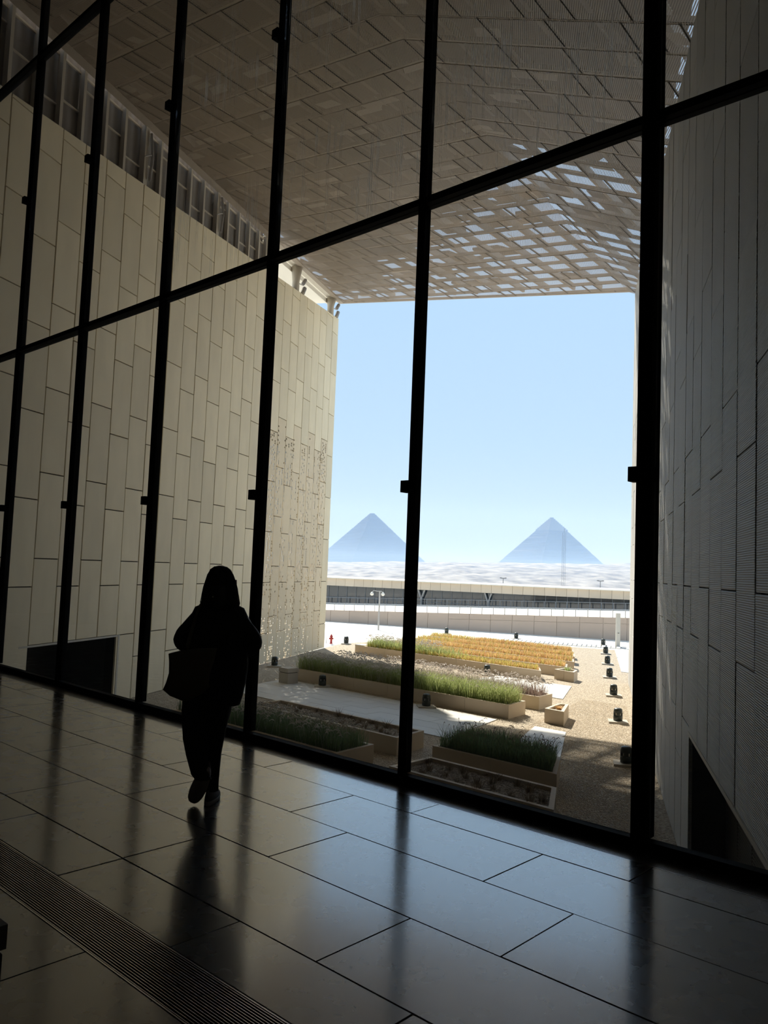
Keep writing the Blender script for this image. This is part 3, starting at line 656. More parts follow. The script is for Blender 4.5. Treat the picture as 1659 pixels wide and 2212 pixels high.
planter('G', 'shaded planter with dark blue-green grass behind the nearest right one', [(-10.95, 13.75), (-7.9, 13.75), (-8.6, 15.1), (-10.95, 15.1)])
planter('A', 'long planter of bright green grass beyond the broad pale path', [(-22.35, 19.68), (-12.92, 19.68), (-13.04, 20.76), (-22.35, 20.76)])
planter('B', 'long planter with purple plume grass behind the bright green one', [(-22.6, 21.8), (-13.2, 21.8), (-13.3, 22.75), (-22.6, 22.75)])
planter('C', 'small triangular planter standing alone on the gravel', [(-12.0, 20.12), (-11.36, 20.08), (-11.95, 21.4), (-12.2, 21.2)], seg=0.6)
planter('D', 'long sunlit planter of yellow-green grass in mid garden', [(-26.75, 28.0), (-16.72, 27.7), (-17.3, 28.55), (-26.75, 29.1)])
planter('E', 'long planter of orange sedge just behind the yellow-green one', [(-27.0, 29.75), (-16.75, 29.75), (-17.3, 30.8), (-27.4, 30.8)])
planter('F', 'small wedge-shaped planter at the right end of the sedge rows', [(-16.7, 28.68), (-15.72, 28.5), (-16.0, 29.3), (-16.7, 29.5)], seg=0.6)
planter('E2', 'third planter row of orange sedge, with a sunlit right end', [(-28.0, 31.9), (-17.6, 31.9), (-18.2, 32.95), (-28.3, 32.95)])
planter('E3', 'fourth planter row of orange sedge, second from the far end', [(-28.6, 33.95), (-18.7, 33.95), (-19.3, 35.0), (-28.9, 35.0)])
planter('E4', 'farthest planter row of yellow-topped sedge next to the plaza', [(-29.3, 36.0), (-19.9, 36.0), (-20.5, 37.0), (-29.6, 37.0)])
# plants
def rnd_in(poly, rd, f=None):
    s0 = min(p[0] for p in poly); s1 = max(p[0] for p in poly); n0 = min(p[1] for p in poly); n1 = max(p[1] for p in poly)
    while True:
        s, n = rd.uniform(s0, s1), rd.uniform(n0, n1)
        if in_poly(s, n, poly) and (f is None or f(s, n, rd)): return s, n
def blades(name, label, key, count, h, w_, mat, seed, lean=0.45, f=None, clump=0.0, zr_=None, cat='grass'):
    rd = random.Random(seed); poly, z = PL[key]; mb = MB(); cs = None
    if clump > 0: cs = [rnd_in(poly, rd, f) for _ in range(int(clump))]
    for i in range(count):
        if cs:
            s, n = rd.choice(cs); s += rd.gauss(0, 0.10); n += rd.gauss(0, 0.10)
        else: s, n = rnd_in(poly, rd, f)
        a = rd.uniform(0, 2 * math.pi); hh = h * rd.uniform(0.55, 1.15); L_ = lean * hh * rd.uniform(0.2, 1.2)
        d = Vector((math.cos(a), math.sin(a), 0)); q = Vector((-d.y, d.x, 0)) * w_ * rd.uniform(0.6, 1.2); p = gl(s, n, z)
        m_ = p + d * L_ * 0.35 + UZ * hh * 0.62; tp = p + d * L_ + UZ * hh
        mb.add([p - q, p + q, m_ + q * 0.8, m_ - q * 0.8, tp], [(0, 1, 2, 3), (3, 2, 4)])
    return mb.build(name, mat, None, kind='stuff', label=label, category=cat)
def plumes(name, label, key, count, h, mat, seed, f=None, size=1.0, lean=0.6):
    rd = random.Random(seed); poly, z = PL[key]; mb = MB()
    for i in range(count):
        s, n = rnd_in(poly, rd, f); a = rd.uniform(0, 2 * math.pi); hh = h * rd.uniform(0.75, 1.15); d = Vector((math.cos(a), math.sin(a), 0)); L_ = lean * hh * rd.uniform(0.3, 1.0); p = gl(s, n, z)
        k1 = p + d * L_ * 0.3 + UZ * hh * 0.7; k2 = p + d * L_ * 0.75 + UZ * hh; k3 = p + d * (L_ * 0.75 + 0.07 * size) + UZ * (hh + 0.03); k4 = p + d * (L_ * 0.75 + 0.15 * size) + UZ * (hh - 0.01)
        mb.tube([p, k1, k2], 0.0025, 3, False); mb.tube([k2, k2.lerp(k3, 0.5), k3, k4], [0.004, 0.013 * size, 0.012 * size, 0.002], 4, False)
    return mb.build(name, mat, None, kind='stuff', label=label, category='grass')
blades('grass', 'dark green grass filling the nearest left planter', 'I', 5200, 0.42, 0.007, MT['deep'], 1)
plumes('grass_plumes', 'pale curved seed plumes over the dark green grass of the nearest left planter', 'I', 420, 0.46, MT['plume'], 2)
blades('grass', 'dark blue-green grass filling the shaded planter on the right', 'G', 3600, 0.45, 0.007, MT['deep'], 3, lean=0.7)
plumes('grass_plumes', 'thin dark seed heads over the blue-green grass on the right', 'G', 90, 0.50, MT['purple'], 4, lean=0.5, size=0.55)
wA = lambda lo: (lambda s, n, rd: rd.random() < max(0.05, min(1.0, (s + lo) / 5.0)))
blades('grass', 'bright green grass filling the long planter beyond the pale path', 'A', 10500, 0.58, 0.007, MT['green'], 5, lean=0.75)
plumes('grass_plumes', 'silvery seed plumes at the left end of the bright green planter', 'A', 1100, 0.56, MT['plume'], 6, f=lambda s, n, rd: rd.random() < (1.0 if s < -17.5 else 0.15))
blades('purple_grass', 'purple-brown grass filling the planter behind the bright green one', 'B', 5200, 0.36, 0.006, MT['purple'], 7, lean=0.6)
plumes('grass_plumes', 'pale arching plumes rising over the purple-brown grass', 'B', 700, 0.50, MT['plume'], 8, size=1.1)
blades('grass', 'yellow-green grass filling the long sunlit planter in mid garden', 'D', 5600, 0.26, 0.011, MT['yellow'], 9, f=lambda s, n, rd: rd.random() < max(0.45, min(1.0, (-17 - s) / 8.0)))
blades('sedge', 'orange-brown sedge mixed into the yellow-green planter', 'D', 3600, 0.21, 0.012, MT['orange'], 10, f=lambda s, n, rd: rd.random() < min(1.0, max(0.0, (s + 27.5) / 6.0)))
blades('grass', 'tall bright green grass at the left end of the yellow-green planter', 'D', 2200, 0.50, 0.011, MT['green'], 31, lean=0.7, f=lambda s, n, rd: rd.random() < max(0.0, min(1.0, (-20.5 - s) / 4.0)))
plumes('grass_plumes', 'white plumes at the left end of the yellow-green planter', 'D', 320, 0.55, MT['plume'], 11, f=lambda s, n, rd: s < -22.5)
for key, nm, sd, lab in (('E', 'sedge', 12, 'orange sedge filling the row just behind the yellow-green planter'), ('E2', 'sedge', 14, 'orange sedge filling the third planter row'), ('E3', 'sedge', 16, 'orange sedge filling the fourth planter row'), ('E4', 'sedge', 18, 'yellow-tipped sedge filling the farthest planter row')):
    blades(nm, lab, key, 4200, 0.27, 0.013, MT['orange'], sd, lean=0.4, f=lambda s, n, rd: rd.random() < 0.25 or s > -26)
    blades('grass', lab.replace('orange sedge', 'thin green blades').replace('yellow-tipped sedge', 'thin green blades').replace('filling', 'mixed into'), key, 1300, 0.29, 0.012, MT['yellow'], sd + 1, lean=0.4)
# dry tufts: individuals
def tuft_mesh(seed, n=60, h=0.16):
    rd = random.Random(seed); mb = MB()
    for i in range(n):
        a = rd.uniform(0, 2 * math.pi); d = Vector((math.cos(a), math.sin(a), 0)); q = Vector((-d.y, d.x, 0)) * 0.0028; hh = h * rd.uniform(0.4, 1.2); L_ = hh * rd.uniform(0.3, 1.2); p = d * rd.uniform(0, 0.06)
        m_ = p + d * L_ * 0.4 + UZ * hh * 0.65; mb.add([p - q, p + q, m_ + q, m_ - q, p + d * L_ + UZ * hh], [(0, 1, 2, 3), (3, 2, 4)])
    return mb.mesh('dry_tuft', MT['dry'])
tm = [tuft_mesh(i, 64, 0.085 + 0.015 * i) for i in range(4)]
rd = random.Random(99)
for key, cnt, lab, grp in (('J', 22, 'small dry brown tuft in the mulch of the left planter', 'dry tufts in the left mulch planter'), ('H', 20, 'small dry brown tuft in the dark gravel of the right planter', 'dry tufts in the right gravel planter')):
    poly, z = PL[key]; used = []
    for i in range(cnt):
        for _ in range(60):
            s, n = rnd_in(poly, rd)
            if all((s - a) ** 2 + (n - b_) ** 2 > 0.09 for a, b_ in used): break
        used.append((s, n)); o = link('dry_tuft', tm[i % 4], None, label=lab, category='plant', group=grp); o.location = gl(s, n, z); o.rotation_euler = (0, 0, rd.uniform(0, 6)); k = rd.uniform(0.8, 1.5); o.scale = (k, k, k)
for key, lab, m_, cnt, hh in (('C', 'low yellow plant in the small triangular planter', 'orange', 60, 0.12), ('F', 'small bushy plant in the wedge-shaped planter', 'green', 80, 0.2)):
    rd2 = random.Random(cnt); mb = MB(); poly, z = PL[key]; cs = sum(p[0] for p in poly) / len(poly); cn = sum(p[1] for p in poly) / len(poly)
    for i in range(cnt):
        a = rd2.uniform(0, 6.3); d = Vector((math.cos(a), math.sin(a), 0)); q = Vector((-d.y, d.x, 0)) * 0.012; h2 = hh * rd2.uniform(0.4, 1.1); p = d * rd2.uniform(0, 0.09)
        m_2 = p + d * h2 * 0.3 + UZ * h2 * 0.6; mb.add([p - q, p + q, m_2 + q, m_2 - q, p + d * h2 * 0.8 + UZ * h2], [(0, 1, 2, 3), (3, 2, 4)])
    o = mb.build('small_plant', MT[m_], None, label=lab, category='plant'); o.location = gl(cs, cn, z)
# mulch stones and gravel pebbles
def pebbles(name, label, polys, count, r0, r1, z, mat, seed, avoid=()):
    rd = random.Random(seed); mb = MB(); n_ = 0
    oct_ = [(0, 1, 4), (1, 2, 4), (2, 3, 4), (3, 0, 4), (1, 0, 5), (2, 1, 5), (3, 2, 5), (0, 3, 5)]
    for poly, cnt, zz in polys:
        for i in range(cnt):
            s, n = rnd_in(poly, rd)
            if any(in_poly(s, n, av) for av in avoid): continue
            r_ = rd.uniform(r0, r1); a = rd.uniform(0, 3.14); p = gl(s, n, zz); e1 = Vector((math.cos(a), math.sin(a), rd.uniform(-0.3, 0.3))) * r_; e2 = Vector((-math.sin(a), math.cos(a), rd.uniform(-0.3, 0.3))) * r_ * rd.uniform(0.6, 1.0)
            mb.add([p + e1, p + e2, p - e1, p - e2, p + UZ * r_ * 0.38, p - UZ * r_ * 0.4], oct_)
    return mb.build(name, mat, None, kind='stuff', label=label, category='gravel')
allp = [p[0] for p in PAVE.values()]
foot = {k: v[0] for k, v in PL.items()}
outer = [[(-17.85, 11.55), (-11.7, 11.55), (-11.8, 12.85), (-17.85, 12.85)], [(-17.35, 13.7), (-11.9, 13.7), (-12.05, 14.9), (-17.35, 14.9)], [(-10.4, 11.6), (-6.7, 11.6), (-7.4, 13.0), (-10.4, 13.0)], [(-11.0, 13.7), (-7.85, 13.7), (-8.55, 15.15), (-11.0, 15.15)], [(-22.4, 19.6), (-12.87, 19.6), (-13.0, 20.8), (-22.4, 20.8)], [(-22.7, 21.7), (-13.15, 21.7), (-13.25, 22.8), (-22.7, 22.8)], [(-12.05, 20.05), (-11.3, 20.0), (-11.9, 21.5), (-12.3, 21.3)]] + allp
pebbles('gravel', 'loose beige pebbles covering the garden ground near the window', [([(-9.9, 10.5), (-4.25, 10.5), (-11.85, 25.0), (-13.4, 25.0)], 44000, G), ([(-18.0, 10.5), (-9.9, 10.5), (-10.5, 16.2), (-22.0, 16.2)], 12000, G)], 0, 0.011, 0.022, G, MT['pebble'], 21, outer)
pebbles('gravel_mulch', 'dark loose stones between the tufts of the two mulch planters', [(PL['H'][0], 2600, PL['H'][1]), (PL['J'][0], 2600, PL['J'][1])], 0, 0.018, 0.036, 0, MT['soil'], 22)

# ================================================================== bollard lights
def make_bollard(label):
    t = empty('bollard_light', (0, 0, 0), label=label, category='bollard', group='dark bollard lights in the garden')
    MB().box(-0.27, 0.27, -0.25, 0.25, 0, 0.055).build('base_slab', MT['concrete'], t)
    z = 0.055
    MB().lathe([(0.10, z), (0.128, z + 0.01), (0.132, z + 0.10), (0.130, z + 0.15), (0.10, z + 0.155)], seg=20).build('lower_drum', MT['boll'], t, True)
    MB().lathe([(0.088, z + 0.155), (0.088, z + 0.222)], seg=16).build('diffuser', MT['white'], t, True)
    mb = MB()
    for k in range(4):
        a = k * math.pi / 2; d = Vector((math.cos(a), math.sin(a), 0)); q = Vector((-d.y, d.x, 0)); mb.obox(d * 0.05 - q * 0.05 + UZ * (z + 0.15), d * 0.075, q * 0.10, UZ * 0.08)
    mb.build('rib', MT['boll'], t)
    MB().lathe([(0.10, z + 0.222), (0.127, z + 0.227), (0.122, z + 0.29), (0.114, z + 0.335), (0.085, z + 0.358), (0.03, z + 0.366)], seg=20).build('domed_cap', MT['boll'], t, True)
    return t
BOL = [((-8.14, 17.2), 'large near bollard beside the last mullion, in shade at the garden right'), ((-10.66, 21.95), 'bollard in sun, second of the row along the right wall'), ((-13.1, 26.6), 'bollard in sun, third of the row along the right wall'),
       ((-15.56, 31.2), 'bollard in sun, fourth of the row along the right wall'), ((-18.0, 35.85), 'bollard in sun, fifth of the row along the right wall'), ((-20.45, 40.5), 'bollard at the gravel end, sixth of the row along the right wall'), ((-23.2, 45.6), 'bollard on the pale plaza, last of the row along the right wall'),
       ((-15.55, 19.15), 'bollard in front of the long green planter, at the tip of the pale path'), ((-20.3, 19.25), 'bollard in shade in front of the silvery left end of the green planter'), ((-25.35, 21.3), 'bollard in shade at the foot of the pierced left wall'),
       ((-30.8, 30.85), 'bollard beside the red hydrant'), ((-18.95, 27.2), 'bollard standing behind the purple plume grass'), ((-28.4, 43.9), 'bollard on the plaza behind the middle of the orange sedge'), ((-32.9, 42.4), 'bollard on the plaza behind the left of the orange sedge')]
bp = make_bollard(BOL[0][1])
for i, ((s, n), lab) in enumerate(BOL):
    loc = gl(s, n, (G + 0.0) if in_poly(s, n, GPOLY) else G - 0.03)
    if i == 0: bp.location = loc; bp.rotation_euler = (0, 0, -0.25)
    else: dup(bp, loc, -0.2 if i < 7 else 0.1, label=lab)
# stone bin
t = empty('litter_bin', gl(-21.6, 18.82, G + 0.022), GA, label='square stone litter bin with a lid on the pale path', category='bin')
MB().box(-0.24, 0.24, -0.24, 0.24, 0, 0.36).build('body', MT['concrete'], t); MB().box(-0.22, 0.22, -0.22, 0.22, 0.36, 0.385).build('gap_band', MT['dark'], t); MB().box(-0.25, 0.25, -0.25, 0.25, 0.385, 0.53).build('lid', MT['concrete'], t)
t = empty('stone_block', gl(-27.15, 28.35, G), GA, label='pale square stone block at the left end of the yellow-green planter', category='block')
MB().box(-0.3, 0.3, -0.22, 0.22, 0, 0.36).build('body', MT['planter'], t); MB().box(-0.31, 0.31, -0.23, 0.23, 0.36, 0.42).build('coping', MT['trim'], t)
# hydrant
t = empty('fire_hydrant', gl(-31.3, 30.2, G), label='red fire hydrant with a bent pipe near the end of the left wall', category='hydrant')
MB().lathe([(0.11, 0), (0.11, 0.04), (0.075, 0.06), (0.075, 0.40), (0.10, 0.42), (0.10, 0.45), (0.085, 0.50), (0.05, 0.56), (0.025, 0.57), (0.025, 0.62), (0.01, 0.63)], seg=14).build('barrel', MT['red'], t, True)
for a in (0.0, math.pi, math.pi / 2 * 3):
    d = Vector((math.cos(a), math.sin(a), 0)); MB().tube([d * 0.06 + UZ * 0.33, d * 0.15 + UZ * 0.33], [0.05, 0.055], 10).build('outlet', MT['red'], t)
MB().tube([(-0.08, 0, 0.5), (-0.30, 0, 0.46), (-0.34, 0, 0.40), (-0.34, 0, 0.0)], 0.018, 8).build('pipe', MT['metal'], t)
t.scale = (0.8, 0.8, 0.85)
# lamp post, totem
t = empty('lamp_post', gl(-37.03, 40.14, G - 0.03), label='twin-headed grey lamp post on the plaza behind the plume grass', category='lamp')
MB().tube([(0, 0, 0), (0, 0, 2.66)], [0.06, 0.05], 10).build('pole', MT['metal'], t)
MB().tube([(-0.50, 0, 2.58), (-0.42, 0, 2.68), (-0.2, 0, 2.64), (0.12, 0, 2.64), (0.2, 0, 2.58)], 0.025, 6).build('arm', MT['metal'], t)
for x in (-0.53, 0.22): MB().lathe([(0.03, 2.58), (0.09, 2.52), (0.13, 2.43), (0.10, 2.36), (0.03, 2.33)], (x, 0, 0), 12).build('lamp_head', MT['white'], t, True)
t = empty('totem', gl(-22.2, 45.5, G - 0.03), 0.2, label='slim pale grey totem post on the plaza at the right', category='post')
MB().box(-0.12, 0.12, -0.08, 0.08, 0, 2.05).build('shaft', MT['trim'], t); MB().lathe([(0.05, 0), (0.05, 0.02)], (0, -0.09, 0.85), 10).build('camera_eye', MT['boll'], t); MB().box(-0.2, 0.2, -0.16, 0.16, 0, 0.03).build('foot_plate', MT['metal'], t)

# ================================================================== plaza edge wall, terrace, far building
FA, FB = Vector((-4.156, 61.247, 0)), Vector((16.877, 53.606, 0)); FD = (FB - FA).normalized(); FNn = Vector((-FD.y, FD.x, 0))
def fw(t, n=0.0, z=0.0): return FA + FD * t + FNn * n + UZ * z
FLEN = (FB - FA).length
topF = lambda t: G + 0.84 + (t / FLEN) * 0.68
wf = empty('wall_far', fw(10, 0, G - 0.03), kind='structure'); b = wf.location.copy()
t_ = -12.0
while t_ < 40:
    ln = 1.55; lo = topF(t_); hi = topF(t_ + ln); sp_ = lo - G > 1.1
    cuts = [(G - 0.03, G - 0.03, lo, hi)] if not sp_ else [(G - 0.03, G - 0.03, lo - 0.42, hi - 0.42), (lo - 0.41, hi - 0.41, lo, hi)]
    for za, zb_, zc, zd in cuts:
        mb = MB(); q = [fw(t_ + 0.012, 0.0), fw(t_ + ln - 0.012, 0.0), fw(t_ + ln - 0.012, 0.2), fw(t_ + 0.012, 0.2)]
        mb.prism([q[0] + UZ * za - b, q[1] + UZ * zb_ - b, q[2] + UZ * zb_ - b, q[3] + UZ * za - b], [q[0] + UZ * (zc - 0.01) - b, q[1] + UZ * (zd - 0.01) - b, q[2] + UZ * (zd - 0.01) - b, q[3] + UZ * (zc - 0.01) - b]); mb.build('panel', MT['far'], wf)
    t_ += ln
te = MB(); te.prism([fw(-20, 0.05, G - 0.2), fw(45, 0.05, G - 0.2), fw(45, 34, G - 0.2), fw(-20, 34, G - 0.2)], [fw(-20, 0.05, topF(-20) - 0.02), fw(45, 0.05, topF(45) - 0.02), fw(45, 34, topF(45) - 0.02), fw(-20, 34, topF(-20) - 0.02)])
te.build('ground_terrace', MT['plaza'], None, kind='structure')
def railing(label, n, h, step, t0, t1, group, rad=0.035):
    r_ = empty('railing', fw((t0 + t1) / 2, n, topF((t0 + t1) / 2)), label=label, category='railing', group=group); b = r_.location.copy()
    me = MB().box(-0.025, 0.025, -0.025, 0.025, 0, h).mesh('post', MT['metal'] if rad > 0.03 else MT['bmull']); t_ = t0
    while t_ <= t1:
        o = link('post', me, r_); o.location = fw(t_, n, topF(t_) - 0.02) - b; t_ += step
    for k, (zz, rr) in enumerate(((h, rad),)):
        mb = MB(); mb.tube([fw(t0, n, topF(t0) + zz) - b, fw(t1, n, topF(t1) + zz) - b], rr, 6); mb.build('handrail', MT['metal'], r_)
railing('pale handrail on posts along the top of the plaza wall', 0.1, 0.52, 0.82, -10, 34, 'railings in front of the far building')
railing('grey rail in front of the dark glazing of the far building', 12.6, 0.6, 0.95, -10, 40, 'railings in front of the far building', 0.018)
bd0 = 14.0; bl = empty('building', fw(10, bd0, -1.5), label='long low building with pale fascia and dark glazing across the plaza', category='building'); b = bl.location.copy()
tt = -20.0; step = 0.935
pm = MB().obox((0, 0, 0), FD * (step - 0.02), FNn * 0.15, UZ * 0.70).mesh('fascia_panel', MT['fascia'])
gm = MB().obox((0, 0, 0), FD * (step - 0.05), FNn * 0.02, UZ * 2.4).mesh('window_pane', MT['bglass']); mm_ = MB().obox((0, 0, 0), FD * 0.05, FNn * 0.08, UZ * 2.4).mesh('mullion', MT['bmull'])
while tt < 42:
    o = link('fascia_panel', pm, bl); o.location = fw(tt, bd0 - 0.5, -0.22) - b
    o = link('window_pane', gm, bl); o.location = fw(tt + 0.05, bd0, -2.62) - b
    o = link('mullion', mm_, bl); o.location = fw(tt, bd0 - 0.05, -2.62) - b
    tt += step
mb = MB(); mb.obox(fw(-20, bd0 - 0.7, 0.48) - b, FD * 62, FNn * 9, UZ * 0.08); mb.build('roof', MT['white'], bl)
mb = MB(); mb.obox(fw(-20, bd0 + 0.5, -2.6) - b, FD * 62, FNn * 8, UZ * 3.0); mb.build('core', MT['dark'], bl)
mb = MB(); mb.obox(fw(-20, bd0 - 0.02, -1.35) - b, FD * 62, FNn * 0.05, UZ * 0.05); mb.build('glazing_rail', MT['bmull'], bl)
for tt in (3.4, 9.6, 30.5):
    mb = MB(); mb.tube([fw(tt, bd0 - 0.35, -2.5) - b, fw(tt, bd0 - 0.35, -1.1) - b, fw(tt - 0.3, bd0 - 0.35, -0.25) - b], [0.05, 0.05, 0.09], 7); mb.tube([fw(tt, bd0 - 0.35, -1.1) - b, fw(tt + 0.3, bd0 - 0.35, -0.25) - b], [0.05, 0.09], 7); mb.build('column', MT['metal'], bl)
def at(x, y, depth):                                     # a place at a given depth whose picture point is x, y
    v = _f + _rt * ((x - 829.5) / 1714.16) - _up * ((y - 1106) / 1714.16); return Vector((0, 0, CAMZ)) + v * depth
for x, y0, lab in ((1087, 1249, 'small street lamp behind the far building, left of the mast'), (1297, 1255, 'small street lamp behind the far building, right of the mast')):
    p = at(x, y0, 108); t = empty('street_lamp', (p.x, p.y, -3.0), label=lab, category='lamp', group='street lamps behind the far building')
    h = p.z + 3.0; MB().tube([(0, 0, 0), (0, 0, h)], 0.045, 6).build('pole', MT['bmull'], t); MB().tube([(-0.3, 0, h), (0.3, 0, h)], 0.05, 5).build('arm', MT['bmull'], t)
    for xx in (-0.33, 0.33): MB().box(xx - 0.12, xx + 0.12, -0.1, 0.1, h - 0.03, h + 0.09).build('lamp_head', MT['bmull'], t)
# lattice mast
p = at(1219, 1150, 135); t = empty('lattice_mast', (p.x, p.y, -3.0), label='thin lattice mast in front of the right pyramid', category='mast'); h = p.z + 3.0
leg = [Vector((0.34 * math.cos(a), 0.34 * math.sin(a), 0)) for a in (0.3, 0.3 + 2.094, 0.3 + 4.189)]
for l_ in leg: MB().tube([l_, l_ * 0.85 + UZ * h], 0.016, 4).build('leg', MT['bmull'], t)
mb = MB(); k = 0; z = 0.0
while z < h - 0.5:
    for i in range(3): a, c = leg[i], leg[(i + 1) % 3]; mb.tube([a * (1 - 0.15 * z / h) + UZ * z, c * (1 - 0.15 * z / h) + UZ * (z + 0.5)], 0.006, 3, False)
    z += 0.5
mb.build('bracing', MT['bmull'], t); MB().tube([(0, 0, h), (0, 0, h + 0.8)], 0.02, 4).build('spike', MT['bmull'], t)

# ================================================================== desert, pyramids, haze
from mathutils import noise as mn
def hill(x, y):
    d = (y - 100) / 560.0; d = max(0.0, min(1.0, d)); sm = d * d * (3 - 2 * d)
    ax = x / max(y, 1.0)                                   # bearing
    top = 3.5 + 10.0 * max(0.0, min(1.0, (ax + 0.10) / 0.42))
    z = -6.5 + (top + 6.5) * sm
    z += sm * (1.6 * mn.noise(Vector((x * 0.02, y * 0.008, 0.3))) + 0.7 * mn.noise(Vector((x * 0.07, y * 0.03, 2.0)))) * (1.0 + 0.5 * d)
    z += sm * 0.55 * mn.noise(Vector((x * 0.16, y * 0.06, 5.0)))
    z += sm * 1.0 * math.exp(-((ax - 0.09) / 0.025) ** 2)
    ter = math.floor(z / 1.5) * 1.5; return z * 0.55 + ter * 0.45 if 0.1 < d < 0.97 else z
hm = MB(); NX, NY = 130, 90; vs = []; fs = []
for j in range(NY + 1):
    y = 104 * (2500 / 104) ** (j / NY)
    for i in range(NX + 1):
        x = (-0.75 + 1.6 * i / NX) * y; vs.append((x, y, hill(x, y)))
for j in range(NY):
    for i in range(NX): a = j * (NX + 1) + i; fs.append((a, a + 1, a + NX + 2, a + NX + 1))
hm.add(vs, fs); hm.build('hills', MT['sand'], None, True, kind='structure')
def pyramid(name, label, ax, ay, depth, H, half, rot, flat, casing=0.0, seed=1):
    top = at(ax, ay, depth); base = top.z - H; rd = random.Random(seed)
    t = empty(name, (top.x, top.y, base), rot, label=label, category='pyramid', group='pyramids on the horizon')
    def ring(z, e=0.0, j=0.0):
        w_ = half * (1 - z / (H + flat)) + e; return [Vector((sx_ * w_ + rd.uniform(-j, j), sy_ * w_ + rd.uniform(-j, j), z)) for sx_, sy_ in ((-1, -1), (1, -1), (1, 1), (-1, 1))]
    z1 = H * (1 - casing); rings = []; n = 44; z = 0.0
    for i in range(n):
        z = z1 * i / n; zz = z1 * (i + 1) / n; rings.append(ring(z, 0.0, 0.5)); r_ = ring(z, 0.0, 0.5); rings.append([Vector((p.x, p.y, zz)) for p in r_])
    mb = MB(); mb.loft(rings); mb.build('stepped_courses', MT['pyr'], t)
    if casing > 0:
        mb = MB(); rr = []
        for i in range(9):
            z = z1 + (H - z1) * i / 9; zz = z1 + (H - z1) * (i + 1) / 9; r_ = ring(z, 1.8 * (1 - i / 12), 0.3); rr.append(r_); rr.append([Vector((p.x, p.y, zz)) for p in r_])
        mb.loft(rr); mb.build('smooth_casing', MT['casing'], t)
pyramid('pyramid', 'blunt-topped hazy pyramid on the horizon beside the left wall', 804, 1109, 2050, 142, 119, R(29), 3.5, 0.0, 3)
pyramid('pyramid', 'hazy pyramid with a smooth pointed cap, behind the thin mast', 1192, 1118, 2150, 150, 119, R(24), 0.2, 0.24, 4)
hv = MB(); hv.box(-2200, 2600, 106, 2600, -30, 190); hz, ht, hout = newmat('desert_haze')
vsn = N(ht, 'ShaderNodeVolumeScatter'); vsn.inputs['Color'].default_value = (0.345, 0.57, 1.0, 1); vsn.inputs['Density'].default_value = 0.00034; vsn.inputs['Anisotropy'].default_value = 0.0
ht.links.new(vsn.outputs[0], hout.inputs['Volume'])
try: hz.cycles.homogeneous_volume = True
except Exception: pass
hv.build('haze', hz, None, kind='stuff', label='pale blue haze lying over the desert and pyramids', category='haze')

lv = MB(); lv.box(-900, 1100, 118, 700, -31, 13); lz, lt, lout = newmat('ground_haze')
ls_ = N(lt, 'ShaderNodeVolumeScatter'); ls_.inputs['Color'].default_value = (0.40, 0.60, 1.0, 1); ls_.inputs['Density'].default_value = 0.0013; lt.links.new(ls_.outputs[0], lout.inputs['Volume'])
lv.build('ground_haze', lz, None, kind='stuff', label='low bright haze lying on the desert slope', category='haze')
# ================================================================== bench
be = empty('bench', gl(-2.42, 1.065, FL), GA, label='dark stone bench corner at the bottom edge beside the floor grille', category='bench')
MB().box(-1.2, 0.0, -0.5, 0.0, 0.40, 0.47).build('seat', MT['bench'], be); MB().box(-1.15, -0.006, -0.46, -0.008, 0, 0.385).build('base', MT['bbase'], be); MB().box(-1.18, -0.012, -0.48, -0.015, 0.385, 0.40).build('reveal', MT['bench'], be)

# ================================================================== person
PB = Vector((-1.06, 5.21, FL))
pe = empty('person', PB, R(6), label='woman seen from behind walking away in dark loose clothes beside the window', category='person')
def ell(cx, cy, z, rx, ry, n=28, wob=0.0, ph=0.0, sq=2.0):
    out = []
    for k in range(n):
        a = 2 * math.pi * k / n; c, s = math.cos(a), math.sin(a); q = (abs(c) ** sq + abs(s) ** sq) ** (-1 / sq); w_ = 1 + wob * math.sin(5 * a + ph) + wob * 0.6 * math.sin(9 * a + 2 * ph)
        out.append(Vector((cx + rx * c * q * w_, cy + ry * s * q * w_, z)))
    return out
